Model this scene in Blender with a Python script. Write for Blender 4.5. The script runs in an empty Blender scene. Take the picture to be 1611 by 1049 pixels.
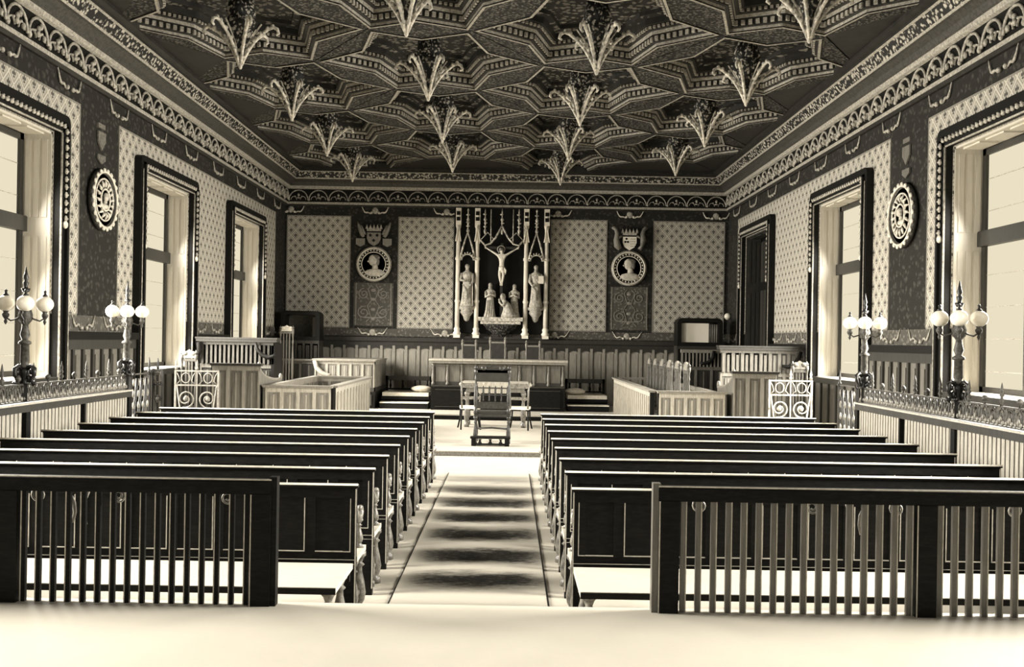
import bpy, math, random
from mathutils import Matrix, Vector
C = bpy.context.scene.collection
PI = math.pi
rnd = random.Random(7)
sin, cos = math.sin, math.cos

# ------------------------------------------------------------------ mesh collector
class MB:
    def __init__(s): s.v = []; s.f = []; s.m = []; s.s = []
    def add(s, vs, fs, m=0, sm=False, M=None):
        o = len(s.v)
        s.v += [tuple(M @ Vector(p)) for p in vs] if M else [tuple(p) for p in vs]
        for f in fs:
            s.f.append([i + o for i in f]); s.m.append(m); s.s.append(sm)
        return s
    def box(s, x0, x1, y0, y1, z0, z1, m=0, M=None):
        v = [(x0,y0,z0),(x1,y0,z0),(x1,y1,z0),(x0,y1,z0),(x0,y0,z1),(x1,y0,z1),(x1,y1,z1),(x0,y1,z1)]
        return s.add(v, [(0,3,2,1),(4,5,6,7),(0,1,5,4),(1,2,6,5),(2,3,7,6),(3,0,4,7)], m, False, M)
    def prism(s, pts, f0, m=0, sm=False):
        """pts: 2D outline; f0(u,v,k) -> 3D point for k = 0 and 1."""
        n = len(pts)
        v = [f0(a,b,0) for a,b in pts] + [f0(a,b,1) for a,b in pts]
        s.add(v, [tuple(range(n-1,-1,-1)), tuple(range(n,2*n))], m, False)
        return s.add(v, [(i,(i+1)%n,n+(i+1)%n,n+i) for i in range(n)], m, sm)
    def tube(s, pts, r, n=6, m=0, closed=False, M=None):
        P = [Vector(p) for p in pts]; k = len(P)
        R = r if isinstance(r,(list,tuple)) else [r]*k
        vs = []; up = None
        for i in range(k):
            a = P[i-1] if (i > 0 or closed) else P[i]
            b = P[(i+1)%k] if (i < k-1 or closed) else P[i]
            t = (b-a); t = t.normalized() if t.length > 1e-9 else Vector((0,0,1))
            if up is None:
                up = Vector((0,0,1)) if abs(t.z) < .9 else Vector((0,1,0))
            q = t.cross(up)
            if q.length < 1e-4: q = t.cross(Vector((.3,1,.2)))
            q.normalize(); w = q.cross(t).normalized(); up = w
            for j in range(n):
                an = 2*PI*(j+.5)/n
                vs.append(P[i] + (q*cos(an) + w*sin(an))*R[i])
        fs = []
        for i in range(k if closed else k-1):
            i2 = (i+1) % k
            for j in range(n):
                j2 = (j+1) % n
                fs.append((i*n+j, i2*n+j, i2*n+j2, i*n+j2))
        if not closed:
            fs.append(tuple(range(n))); fs.append(tuple((k-1)*n+j for j in range(n-1,-1,-1)))
        return s.add(vs, fs, m, n > 4, M)
    def lathe(s, prof, c=(0,0,0), n=12, m=0, sx=1, sy=1, M=None, mod=None, sm=True):
        vs = []; k = len(prof)
        for i,(r,z) in enumerate(prof):
            for j in range(n):
                a = 2*PI*j/n
                q = r*(mod(a,i) if mod else 1)
                vs.append((c[0]+q*cos(a)*sx, c[1]+q*sin(a)*sy, c[2]+z))
        fs = [(i*n+j, i*n+(j+1)%n, (i+1)*n+(j+1)%n, (i+1)*n+j) for i in range(k-1) for j in range(n)]
        fs.append(tuple(range(n-1,-1,-1))); fs.append(tuple((k-1)*n+j for j in range(n)))
        return s.add(vs, fs, m, sm, M)
    def ball(s, c, r, m=0, n=8, M=None):
        rx,ry,rz = r if isinstance(r,(list,tuple)) else (r,r,r)
        h = max(4, n//2+1)
        prof = [(max(1e-3, sin(PI*i/h)), -cos(PI*i/h)*rz) for i in range(h+1)]
        return s.lathe([(p[0],p[1]) for p in prof], c, n, m, rx, ry, M)
    def build(s, name, mats, parent=None, loc=None):
        me = bpy.data.meshes.new(name)
        me.from_pydata(s.v, [], s.f)
        if not isinstance(mats,(list,tuple)): mats = [mats]
        for k in mats: me.materials.append(k)
        me.polygons.foreach_set('material_index', s.m)
        me.polygons.foreach_set('use_smooth', s.s)
        me.validate(); me.update()
        o = bpy.data.objects.new(name, me); C.objects.link(o)
        if parent: o.parent = parent
        if loc: o.location = loc
        return o

def thing(name, label, cat, loc=(0,0,0), rz=0, group=None):
    o = bpy.data.objects.new(name, None); C.objects.link(o)
    o.empty_display_size = .1
    o.location = loc; o.rotation_euler = (0,0,rz)
    return tag(o, label, cat, group)
def tag(o, label, cat, group=None):
    o['label'] = label; o['category'] = cat
    if group: o['group'] = group
    return o
def struct(o): o['kind'] = 'structure'; return o
KIDS = {}
def dup(root, loc, rz=None, label=None, group=None):
    def cp(o, par):
        c = o.copy(); C.objects.link(c)
        if par: c.parent = par
        for ch in kids.get(o.name, []): cp(ch, c)
        return c
    kids = {}
    for o in C.objects:
        if o.parent: kids.setdefault(o.parent.name, []).append(o)
    c = cp(root, None); c.location = loc
    if rz is not None: c.rotation_euler = (0,0,rz)
    if label: c['label'] = label
    if group: c['group'] = group
    return c
def arc(cx, cy, r, a0, a1, n=10):
    return [(cx + r*cos(a0+(a1-a0)*i/n), cy + r*sin(a0+(a1-a0)*i/n)) for i in range(n+1)]
def spiral(cx, cy, r0, r1, a0, a1, n=22):
    return [(cx + (r0+(r1-r0)*i/n)*cos(a0+(a1-a0)*i/n), cy + (r0+(r1-r0)*i/n)*sin(a0+(a1-a0)*i/n)) for i in range(n+1)]

# ------------------------------------------------------------------ materials
TINT = (1.0, .925, .77)
def col(v): return (v*TINT[0], v*TINT[1], v*TINT[2], 1)
class NT:
    def __init__(s, name):
        s.mat = bpy.data.materials.new(name); s.mat.use_nodes = True
        s.t = s.mat.node_tree; s.b = s.t.nodes['Principled BSDF']
    def n(s, typ, **kw):
        x = s.t.nodes.new(typ)
        for k,v in kw.items(): setattr(x, k, v)
        return x
    def l(s, a, b): s.t.links.new(a, b)
    def math(s, op, a, b=None, c=None):
        x = s.n('ShaderNodeMath', operation=op)
        for i,q in enumerate((a,b,c)):
            if q is None: continue
            if isinstance(q,(int,float)): x.inputs[i].default_value = q
            else: s.l(q, x.inputs[i])
        return x.outputs[0]
    def coords(s, obj=False):
        if obj: return s.n('ShaderNodeTexCoord').outputs['Object']
        return s.n('ShaderNodeNewGeometry').outputs['Position']
    def scaled(s, v, sc):
        x = s.n('ShaderNodeVectorMath', operation='MULTIPLY'); s.l(v, x.inputs[0]); x.inputs[1].default_value = sc
        return x.outputs[0]
    def noise(s, v, scale, detail=3, rough=.6):
        x = s.n('ShaderNodeTexNoise'); x.inputs['Scale'].default_value = scale
        x.inputs['Detail'].default_value = detail; x.inputs['Roughness'].default_value = rough
        s.l(v, x.inputs['Vector']); return x.outputs['Fac']
    def ramp(s, f, stops):
        x = s.n('ShaderNodeValToRGB'); e = x.color_ramp.elements
        while len(e) < len(stops): e.new(.5)
        for k,(p,v) in enumerate(stops):
            e[k].position = p; e[k].color = col(v)
        s.l(f, x.inputs[0]); return x.outputs[0]
    def mixv(s, f, a, b):
        """scalar mix"""
        x = s.n('ShaderNodeMix', data_type='FLOAT')
        for i,q in ((0,f),(2,a),(3,b)):
            if isinstance(q,(int,float)): x.inputs[i].default_value = q
            else: s.l(q, x.inputs[i])
        return x.outputs[0]
    def tone(s, f):
        """scalar reflectance -> tinted colour"""
        x = s.n('ShaderNodeVectorMath', operation='SCALE'); x.inputs[0].default_value = TINT
        s.l(f, x.inputs['Scale']); return x.outputs[0]
    def bump(s, h, strength=.4, dist=.02):
        x = s.n('ShaderNodeBump'); x.inputs['Strength'].default_value = strength; x.inputs['Distance'].default_value = dist
        s.l(h, x.inputs['Height']); s.l(x.outputs[0], s.b.inputs['Normal'])
    def fin(s, c, rough=.6, spec=.4, metal=0):
        if c is not None: s.l(c, s.b.inputs['Base Color'])
        s.b.inputs['Roughness'].default_value = rough
        s.b.inputs['Specular IOR Level'].default_value = spec
        s.b.inputs['Metallic'].default_value = metal
        return s.mat
def plain(name, v, rough=.6, spec=.4, var=.25, scale=9, metal=0, stretch=(1,1,1), bmp=0):
    t = NT(name); p = t.scaled(t.coords(), stretch)
    f = t.noise(p, scale, 4)
    g = t.noise(t.coords(), 160, 2)
    f = t.math('ADD', t.math('MULTIPLY', f, .7), t.math('MULTIPLY', g, .3))
    k = t.math('MULTIPLY_ADD', t.math('SUBTRACT', f, .5), 4*var*v, v)
    if bmp: t.bump(f, bmp, .02)
    return t.fin(t.tone(t.math('MAXIMUM', k, .004)), rough, spec, metal)
def carved(name, lo, hi, scale, rough=.6, thr=.35, w=.12, bmp=.8, spec=.3):
    """low-relief foliage carving: pale raised leaves over a dark ground"""
    t = NT(name); p = t.coords()
    d = t.n('ShaderNodeTexNoise'); d.inputs['Scale'].default_value = scale*.6; d.inputs['Detail'].default_value = 2
    t.l(p, d.inputs['Vector'])
    a = t.n('ShaderNodeVectorMath', operation='SCALE'); t.l(d.outputs['Color'], a.inputs[0]); a.inputs['Scale'].default_value = 1.6/scale
    b = t.n('ShaderNodeVectorMath', operation='ADD'); t.l(p, b.inputs[0]); t.l(a.outputs[0], b.inputs[1])
    vo = t.n('ShaderNodeTexVoronoi', feature='SMOOTH_F1'); vo.inputs['Scale'].default_value = scale
    vo.inputs['Smoothness'].default_value = .15
    t.l(b.outputs[0], vo.inputs['Vector'])
    mr = t.n('ShaderNodeMapRange', interpolation_type='SMOOTHSTEP')
    mr.inputs['From Min'].default_value = thr-w; mr.inputs['From Max'].default_value = thr+w
    t.l(vo.outputs['Distance'], mr.inputs['Value'])
    k = t.mixv(mr.outputs[0], hi, lo)
    inv = t.math('SUBTRACT', 1, mr.outputs[0])
    t.bump(inv, bmp, .03)
    return t.fin(t.tone(k), rough, spec)
M = {}
M['ink']    = plain('near_black_wood', .008, .5, .12, .6, 14, stretch=(1,1,6))
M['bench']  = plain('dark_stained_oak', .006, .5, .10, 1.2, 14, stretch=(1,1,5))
M['cap']    = plain('bench_rail_highlight', .62, .35, .5, .3, 12)  # highlight along the bench tops put into a pale colour
M['edge']   = plain('painted_edge_highlight', .42, .45, .4, .4, 25)  # light caught on wooden edges, painted as a pale tone
M['seat']   = plain('sheen_bench_seat', .5, .45, .4, .12, 10, stretch=(1,6,1))  # gloss reflection on the seats put into a pale base colour
M['turned'] = plain('worn_turned_oak', .14, .35, .5, 1.1, 26)
M['jamb']   = plain('pale_reveal_boards', .50, .5, .3, .12, 6, stretch=(6,6,.6))
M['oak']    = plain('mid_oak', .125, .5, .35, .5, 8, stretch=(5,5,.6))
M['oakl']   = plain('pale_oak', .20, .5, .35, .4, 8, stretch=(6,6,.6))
M['oakd']   = plain('dark_oak', .032, .45, .3, .5, 8, stretch=(5,5,.6))  # dark oak tone with stretched grain
M['oakb']   = plain('lit_tone_wainscot_oak', .27, .5, .35, .4, 8, stretch=(5,5,.6))  # paler oak copy standing for the light on the back wall
M['slat']   = plain('pale_slat_wood', .36, .5, .3, .5, 10, stretch=(6,6,.6))
M['slatg']  = plain('lit_tone_slat_wood', .11, .4, .4, .5, 10, stretch=(6,6,.6))  # lit look of the right barrier slats put into a greyer wood
M['iron']   = plain('black_wrought_iron', .015, .4, .5, .5, 20, .3)
M['ironl']  = plain('highlight_wrought_iron', .22, .4, .5, .6, 24)  # reflections and lit edges of the iron put into a paler colour
M['ironm']  = plain('worn_wrought_iron', .06, .5, .25, 1.2, 30)
M['arm']    = plain('worn_gilding_over_dark_wood', .50, .5, .4, 1.3, 17)
M['bust']   = plain('pale_relief_portrait', .5, .5, .3, .5, 14)
M['field']  = plain('medallion_field', .07, .5, .3, .8, 18)
M['gilt']   = plain('pale_gilded_carving', .60, .5, .4, .5, 18)
M['giltd']  = plain('dull_gilded_carving', .34, .5, .4, .9, 26)
M['stone']  = plain('pale_painted_stone', .78, .6, .3, .2, 8)
M['plaster']= plain('cream_plaster', .6, .7, .2, .2, 5)
M['dark']   = plain('dark_recess', .015, .8, .1, .3, 5)
M['globe']  = plain('opal_glass', .88, .2, .5, .05, 5)
M['leather']= plain('black_leather', .03, .4, .5, .5, 9)
M['cloth']  = plain('pale_cloth', .70, .9, .1, .3, 20, bmp=.3)
M['ceild']  = plain('dark_ceiling_wood', .022, .5, .3, .8, 8, stretch=(1,1,1))
M['ceilm']  = plain('brown_ceiling_wood', .05, .5, .3, .9, 20)
M['floor']  = plain('pale_floor', .46, .6, .2, .10, 3)
M['mid']    = plain('dim_oak_balusters', .065, .5, .3, .8, 14, stretch=(5,5,.6))
M['deck']   = plain('pale_platform_boards', .47, .6, .2, .06, 3)
M['chair']  = plain('dark_worn_chair_wood', .028, .4, .5, 1.3, 24)
M['riser']  = plain('scuffed_riser', .13, .7, .2, .8, 40)
M['carve']  = carved('carved_foliage', .015, .48, 15, thr=.42)
M['carvec'] = carved('carved_coffer_panel', .012, .17, 10, thr=.40)
M['carvef'] = carved('fine_carving', .014, .13, 20, thr=.42)
M['carveb'] = carved('pendant_foliage', .012, .42, 17, thr=.40)
M['damask'] = carved('dark_damask_wall', .020, .055, 11, .8, .3, .2, .15, .15)
M['arab']   = carved('arabesque_wall', .075, .16, 13, .8, .33, .15, .15, .15)
M['figure'] = plain('painted_carved_figure', .42, .55, .3, .9, 18, bmp=.2)
M['skin']   = plain('pale_carved_flesh', .75, .5, .3, .3, 14)
M['drape']  = plain('dark_curtain', .06, .8, .2, .5, 12)
M['glass_reflection'] = plain('reflection_white_glass', .85, .3, .4, .06, 3)  # window reflection in the glass painted as plain white

def wallpaper():
    t = NT('fleur_de_lis_wallpaper'); p = t.coords()
    sp = t.n('ShaderNodeSeparateXYZ'); t.l(p, sp.inputs[0])
    u = t.math('ADD', sp.outputs[0], sp.outputs[1]); v = sp.outputs[2]
    PU, PV = .25, .274
    def cell(du, dv):
        a = t.math('SUBTRACT', t.math('FRACT', t.math('DIVIDE', t.math('ADD', u, 50+du), PU)), .5)
        b = t.math('SUBTRACT', t.math('FRACT', t.math('DIVIDE', t.math('ADD', v, 50+dv), PV)), .5)
        return t.math('MULTIPLY', t.math('ABSOLUTE', a), PU), t.math('MULTIPLY', b, PV)
    def ell(a, b, ca, cb, ra, rb):
        x = t.math('DIVIDE', t.math('SUBTRACT', a, ca), ra); y = t.math('DIVIDE', t.math('SUBTRACT', b, cb), rb)
        return t.math('ADD', t.math('MULTIPLY', x, x), t.math('MULTIPLY', y, y))
    def fleur(a, b):
        d = t.math('MINIMUM', ell(a,b,0,.012,.013,.046), ell(a,b,.029,.004,.014,.022))
        return t.math('MINIMUM', d, ell(a,b,0,-.040,.022,.011))
    d = t.math('MINIMUM', fleur(*cell(0,0)), fleur(*cell(PU/2,PV/2)))
    mark = t.math('LESS_THAN', d, 1.0)
    # diamond lattice lines
    def diag(sg):
        w = t.math('ADD', t.math('DIVIDE', t.math('ADD',u,50), PU), t.math('MULTIPLY', t.math('DIVIDE', t.math('ADD',v,50), PV), sg))
        f = t.math('ABSOLUTE', t.math('SUBTRACT', t.math('FRACT', t.math('ADD', w, 40.0)), .5))
        return f
    l = t.math('MINIMUM', diag(1), diag(-1))
    line = t.math('LESS_THAN', l, .06)
    line2 = t.math('LESS_THAN', t.math('ABSOLUTE', t.math('SUBTRACT', l, .11)), .03)
    base = t.math('MULTIPLY_ADD', t.noise(p, 30, 3), .14, .30)
    base = t.mixv(line, base, .50)
    base = t.mixv(line2, base, .22)
    base = t.mixv(mark, base, .05)
    return t.fin(t.tone(base), .75, .2)
M['paper'] = wallpaper()

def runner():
    t = NT('banded_aisle_runner'); p = t.coords()
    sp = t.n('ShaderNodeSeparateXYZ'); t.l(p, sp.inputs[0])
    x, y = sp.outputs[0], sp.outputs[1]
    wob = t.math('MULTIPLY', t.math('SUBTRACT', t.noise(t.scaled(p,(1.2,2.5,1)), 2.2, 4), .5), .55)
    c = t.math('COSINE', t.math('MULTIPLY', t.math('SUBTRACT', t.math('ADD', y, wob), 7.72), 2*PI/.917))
    band = t.math('MINIMUM', t.math('MAXIMUM', t.math('MULTIPLY_ADD', c, .62, .55), 0), 1)  # dark bands repeating along the runner
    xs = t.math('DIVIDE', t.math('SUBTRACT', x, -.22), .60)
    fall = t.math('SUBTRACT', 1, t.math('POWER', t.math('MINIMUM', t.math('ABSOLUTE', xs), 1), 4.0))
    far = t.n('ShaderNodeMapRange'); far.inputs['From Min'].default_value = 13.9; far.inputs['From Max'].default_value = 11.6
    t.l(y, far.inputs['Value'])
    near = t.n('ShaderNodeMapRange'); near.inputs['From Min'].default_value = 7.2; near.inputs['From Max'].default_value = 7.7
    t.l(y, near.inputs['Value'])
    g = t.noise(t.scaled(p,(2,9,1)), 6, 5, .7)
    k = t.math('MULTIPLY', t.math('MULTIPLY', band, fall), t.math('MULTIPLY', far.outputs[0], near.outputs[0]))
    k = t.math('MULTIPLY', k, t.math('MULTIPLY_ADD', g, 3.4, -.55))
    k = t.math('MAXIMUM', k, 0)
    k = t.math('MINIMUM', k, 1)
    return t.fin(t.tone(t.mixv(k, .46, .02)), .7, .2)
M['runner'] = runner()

def pane():
    t = NT('bright_window_glass')
    e = t.n('ShaderNodeEmission'); e.inputs['Strength'].default_value = PANE
    e.inputs['Color'].default_value = (.90, .81, .60, 1)
    out = t.t.nodes['Material Output']; t.l(e.outputs[0], out.inputs['Surface'])
    return t.mat
PANE = .92
M['pane'] = pane()
# ================================================================== THE SETTING
XL, XR, YB, YR = -6.1, 5.85, 26.2, -1.2      # left, right, back and rear limits of the room
ZT = 7.05
L1, L2, PL = .084, .21, .46                  # dais levels, rear platform
def S(name, mb, mats, parent=None):
    o = mb.build(name, mats, parent)
    return o if parent else struct(o)
S('floor', MB().box(XL,XR, 5.3,16.1, -.1,0), M['floor'])
S('trim_1', MB().box(XL,XR, YR,5.36, -.1,PL), M['deck'])['label'] = 'pale raised public floor behind the slatted barrier'
f1 = MB().box(XL,XR, 16.1,22.4, -.1,L1); f1.box(XL,XR,16.085,16.1,0,L1-.012,1)
S('floor_dais', f1, [M['floor'], M['riser']])
f2 = MB().box(XL,XR, 22.4,YB, -.1,L2); f2.box(XL,XR,22.385,22.4,L1,L2-.03,1)
S('floor_dais_upper', f2, [M['floor'], M['bench']])
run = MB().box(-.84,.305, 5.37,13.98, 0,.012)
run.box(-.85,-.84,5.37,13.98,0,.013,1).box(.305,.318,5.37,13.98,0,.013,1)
tag(run.build('aisle_runner', [M['runner'], M['ink']]), 'pale carpet runner with dark cross bands down the centre aisle', 'carpet')

WZ0, WZ1 = 1.32, 4.58                        # window opening heights
WIN = {'left': [(4.95,7.4),(10.42,12.88),(15.9,18.3),(20.95,23.45)],  # first opening on each side is unseen, added to light the benches
       'right': [(4.95,7.4),(10.42,12.88),(15.95,18.45),(21.75,24.2)]}
GAPS = [(13.65,15.05)]                        # dark strip with a medallion between the papered fields
def side_wall(side):
    X = XL if side == 'left' else XR; s = -1 if side == 'left' else 1   # s points out of the room
    def bx(mb, p0, p1, y0, y1, z0, z1, m=0):  # p: distance into the room from the wall face
        a, b = X - s*p0, X - s*p1
        return mb.box(min(a,b), max(a,b), y0, y1, z0, z1, m)
    w = MB(); wins = WIN[side]; cuts = [YR]
    for a,b in wins: cuts += [a,b]
    cuts.append(YB+.5)
    for i in range(0, len(cuts), 2): bx(w, -.6, 0, cuts[i], cuts[i+1], -.1, ZT)
    for a,b in wins:
        bx(w, -.6, 0, a, b, -.1, WZ0); bx(w, -.6, 0, a, b, WZ1, ZT)
    wall = S('wall_'+side, w, M['damask'])
    # wallpaper fields
    p = MB()
    fields = [(7.9,13.65),(15.05,25.05)]
    for fa,fb in fields:
        y = fa; zs = (2.2, 5.12)
        for a,b in wins:
            if b < fa or a > fb: continue
            bx(p, 0, .012, y, a, *zs); bx(p, 0, .012, a, b, WZ1, zs[1]); y = b
        bx(p, 0, .012, y, fb, *zs)
    S('wallpaper', p, M['paper'], wall)
    e = MB()
    for fa,fb in fields:
        bx(e, 0, .016, fa-.02, fb+.02, 5.12, 5.145)
        inside = any(a < fa < b for a,b in wins)
        if not inside: bx(e, 0, .016, fa-.025, fa, 2.2, 5.12)
        bx(e, 0, .016, fb, fb+.025, 2.2, 5.12)
        y = fa
        for a,b in wins+[(fb,fb)]:
            if b < fa or a > fb: continue
            if a > y: bx(e, 0, .016, y, a, 2.18, 2.2)
            y = max(y, b)
    S('wallpaper_border', e, M['oakl'], wall)
    # wainscot between windows and beneath them
    q = MB(); cuts2 = [YR]+[c for a,b in wins for c in (a,b)]+[YB]
    for i in range(0, len(cuts2), 2):
        a, b = cuts2[i], cuts2[i+1]
        a2, b2 = a+(.24 if i else 0), b-(.24 if i < len(cuts2)-2 else 0)
        bx(q, 0, .05, a2, b2, 0, 1.74, 0)
        bx(q, 0, .09, a2, b2, 1.70, 1.84, 1); bx(q, 0, .14, a2, b2, 1.84, 1.95, 2)
        n = max(1, int((b2-a2)/.3)); d = (b2-a2)/n
        for k in range(n+1): bx(q, .05, .085, a2+k*d-.03, a2+k*d+.03, 0, 1.70, 3)
        for k in range(n):
            c = a2+(k+.5)*d
            bx(q, .05, .068, c-.05, c+.05, .2, 1.62, 0)
        bx(q, .05, .10, a2, b2, 0, .2, 2)
    for a,b in wins:
        bx(q, 0, .05, a-.0, b+.0, 0, 1.24, 0); bx(q, -.12, .12, a-.05, b+.05, 1.24, WZ0+.02, 1)
        n = 6; d = (b-a)/n
        for k in range(n+1): bx(q, .05, .08, a+k*d-.03, a+k*d+.03, .1, 1.24, 3)
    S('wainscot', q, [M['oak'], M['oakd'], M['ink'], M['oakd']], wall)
    fr = MB()
    for i in range(0, len(cuts2), 2): bx(fr, 0, .013, cuts2[i]+.2, cuts2[i+1]-.2, 1.95, 2.18)
    S('painted_frieze', fr, M['arab'], wall)
    rb = MB()
    for z0, step, off in ((5.34, 1.7, .0), (2.07, 1.05, .4)):
        y = 8.2+off
        while y < 25.5:
            inw = any(a-.3 < y < b+.3 for a,b in wins)
            if z0 > 3 or not inw:
                for g in (-1, 1):
                    pts = [(X-s*.025, y+g*(.12+.26*t), z0+(.13 if z0 > 3 else .08)*(t*t*1.8-.7)+.035*sin(8*t)) for t in [k/7 for k in range(8)]]
                    rb.tube(pts, [.006+.016*sin(PI*min(1,k/7+.1)) for k in range(8)], 6)
                    rb.ball((X-s*.03, y+g*.08, z0-.07), .035)
            y += step
    S('painted_ribbon', rb, M['giltd'], wall)
    # windows
    for wi,(a,b) in enumerate(wins):
        no = {'left':0,'right':4}[side] + wi + 1
        shut = side == 'right' and wi == 3
        fr = MB(); bx(fr, -.44, -.36, a, b, WZ0, WZ0+.10); bx(fr, -.44, -.36, a, b, WZ1-.12, WZ1)
        mid = (a+b)/2
        for y0,y1 in ((a,a+.12),(mid-.11,mid+.11),(b-.12,b)): bx(fr, -.44, -.36, y0, y1, WZ0, WZ1)
        bx(fr, -.46, -.30, a, b, 3.26, 3.46); bx(fr, -.44, -.33, mid-.05, mid+.05, WZ0, WZ1)
        root = S('window_%d' % no, fr, M['oakd' if not shut else 'ink'])  # first window on each side is added, unseen
        root['label'] = 'tall transomed window number %d along the %s side wall' % (wi+1, side)
        g = MB()
        bx(g, -.41, -.40, a+.1, b-.1, WZ0+.08, WZ1-.1)
        if not shut:
            g.build('pane', M['pane'], root)
            ld = MB()
            for z in [WZ0+.3+k*.42 for k in range(8)]:
                bx(ld, -.40, -.392, a+.1, b-.1, z, z+.008)
            ld.build('glazing_bar', M['giltd'], root)
        else:
            for k in range(8):
                y = a+.12+k*(b-a-.24)/8
                bx(g, -.36, -.33, y+.02, y+(b-a-.24)/8-.02, WZ0+.1, WZ1-.12)
            g.build('shutter', M['oakd'], root)
        # jamb linings of the deep reveal
        j = MB(); jm = 'jamb' if not shut else 'oakd'
        for y0,y1,sg in ((a,a+.03,1),(b-.03,b,-1)):
            bx(j, -.36, .0, y0, y1, WZ0, WZ1)
            for z0,z1 in ((WZ0+.1,3.2),(3.45,WZ1-.1)):
                for pp in (-.30,-.19,-.08):
                    yy0, yy1 = (y1, y1+.012) if sg > 0 else (y0-.012, y0)
                    bx(j, pp-.035, pp+.035, yy0, yy1, z0, z1)
        bx(j, -.36, 0, a, b, WZ1-.03, WZ1); bx(j, -.36, .02, a, b, WZ0, WZ0+.03)
        for k in range(4): bx(j, -.30, -.06, a+.1+k*.6, a+.55+k*.6, WZ1-.05, WZ1-.03)
        j.build('window_reveal', M[jm], root)
        # architrave: dark frame with rounded shoulders, pale inner bead, leaf carving over the upper part
        f = MB(); o = .25
        for y0,y1 in ((a-o,a-.02),(b+.02,b+o)):
            bx(f, 0, .13, y0, y1, 0, WZ1+o-.1); bx(f, .13, .17, y0+.09, y1-.09, 0, WZ1+.1)
        bx(f, 0, .13, a-o+.1, b+o-.1, WZ1+.02, WZ1+o)
        for yc,a0 in ((a-o+.1,PI/2),(b+o-.1,0)):
            pts = [(yc, WZ1+o-.1)] + arc(yc, WZ1+o-.1, .1, a0, a0+PI/2, 5)
            f.prism(pts, lambda u,v,k: (X-s*(.13*k), u, v))
        f.build('architrave', M['ink'], root)
        bd = MB()
        for y in (a-.02, b+.02):
            bd.tube([(X-s*.12,y,WZ0-1.2),(X-s*.12,y,WZ1)], .014, 6)
            bd.tube([(X-s*.15,y+(-.19 if y<mid else .19),.3),(X-s*.15,y+(-.19 if y<mid else .19),WZ1+.02)], .010, 6)
        bd.tube([(X-s*.12,a,WZ1+.01),(X-s*.12,b,WZ1+.01)], .014, 6)
        bd.build('bead_moulding', M['giltd'], root)
        lf = MB()
        def leaf(y, z, vert):
            dy, dz = (.03,.045) if vert else (.045,.03)
            lf.ball((X-s*.155, y, z), (.025,dy,dz), 0, 6)
            lf.ball((X-s*.165, y+(.022 if vert else 0), z+(0 if vert else .022)), (.018,.015,.015), 0, 5)
        for y in (a-.085, b+.085):
            z = 3.45
            while z < WZ1+.06: leaf(y, z, True); z += .105
            lf.ball((X-s*.15, y, 3.37), (.035,.045,.055), 1, 8)
        y = a-.05
        while y < b+.06: leaf(y, WZ1+.085, False); y += .105
        lf.build('carved_leaf_moulding', [M['giltd'], M['gilt']], root)
    # pilaster strip painting behind the medallion
    ps = MB()
    for fa,fb in GAPS: bx(ps, 0, .008, fa+.12, fb-.12, 2.3, 5.1)
    return wall
side_wall('left'); side_wall('right')

# ------------------------------------------------------------------ back wall
bw = S('wall_back', MB().box(XL-.6,XR+.6, YB,YB+.5, -.1,ZT), M['damask'])
pf = [(-6.02,-4.36),(-3.02,-1.56),(1.07,2.55),(3.85,5.72)]
p = MB(); e = MB()
for a,b in pf:
    p.box(a,b, YB-.014,YB, 2.23,5.18)
    for x0,x1,z0,z1 in ((a-.03,a,2.2,5.21),(b,b+.03,2.2,5.21),(a,b,2.2,2.23),(a,b,5.18,5.21)): e.box(x0,x1,YB-.02,YB,z0,z1)
S('wallpaper', p, M['paper'], bw); S('wallpaper_border', e, M['oakl'], bw)
ar = MB()
for a,b in ((-4.22,-3.16),(2.69,3.71)): ar.box(a,b,YB-.010,YB,2.26,3.42)
ar.box(XL,XR,YB-.012,YB,1.99,2.19)
S('arabesque_panel', ar, M['arab'], bw)
sw = MB()
for a,b in ((-4.22,-3.16),(2.69,3.71)):     # painted scrolls below the medallions
    c = (a+b)/2
    for g in (-1,1):
        for z,r in ((3.12,.15),(2.62,.17)):
            sw.tube([(c+g*(.26+u),YB-.016,z+v) for u,v in spiral(0,0,r,.03,PI/2,PI/2+g*3.2*PI,24)], .014, 4)
        sw.tube([(c+g*.06,YB-.016,3.35),(c+g*.14,YB-.016,3.25),(c+g*.05,YB-.016,2.95),(c+g*.16,YB-.016,2.80),(c+g*.06,YB-.016,2.50),(c+g*.20,YB-.016,2.36)], .013, 4)
        sw.box(c+g*.47-.012,c+g*.47+.012,YB-.02,YB-.01,2.28,3.40)
    for z in (2.45,2.7,2.98,3.22): sw.ball((c,YB-.015,z), (.07,.012,.045), 0, 8)
    sw.box(c-.25,c+.25,YB-.02,YB-.01,2.47,2.50)
S('painted_scrolls', sw, M['oakl'], bw)
q = MB()
q.box(XL,XR,YB-.05,YB,0,1.74,0).box(XL,XR,YB-.10,YB,1.74,1.86,1).box(XL,XR,YB-.18,YB,1.86,1.96,2)
n = 36; d = (XR-XL)/n
for k in range(n+1): q.box(XL+k*d-.035,XL+k*d+.035,YB-.09,YB-.05,L2,1.74,0)
for k in range(n):
    c = XL+(k+.5)*d; q.box(c-.09,c+.09,YB-.066,YB-.05,L2+.1,1.62,0)
    pts = [(c-d/2+.03,1.74)] + arc(c, 1.62, d/2-.035, PI, 0, 6) + [(c+d/2-.03,1.74)]
    q.prism([(x, z if i in (0,len(pts)-1) else max(1.62, 1.62+(z-1.62)*.45)) for i,(x,z) in enumerate(pts)], lambda u,v,k: (u, YB-.05-.035*k, v), 1)
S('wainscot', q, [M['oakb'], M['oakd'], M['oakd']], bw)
rb = MB()
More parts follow.
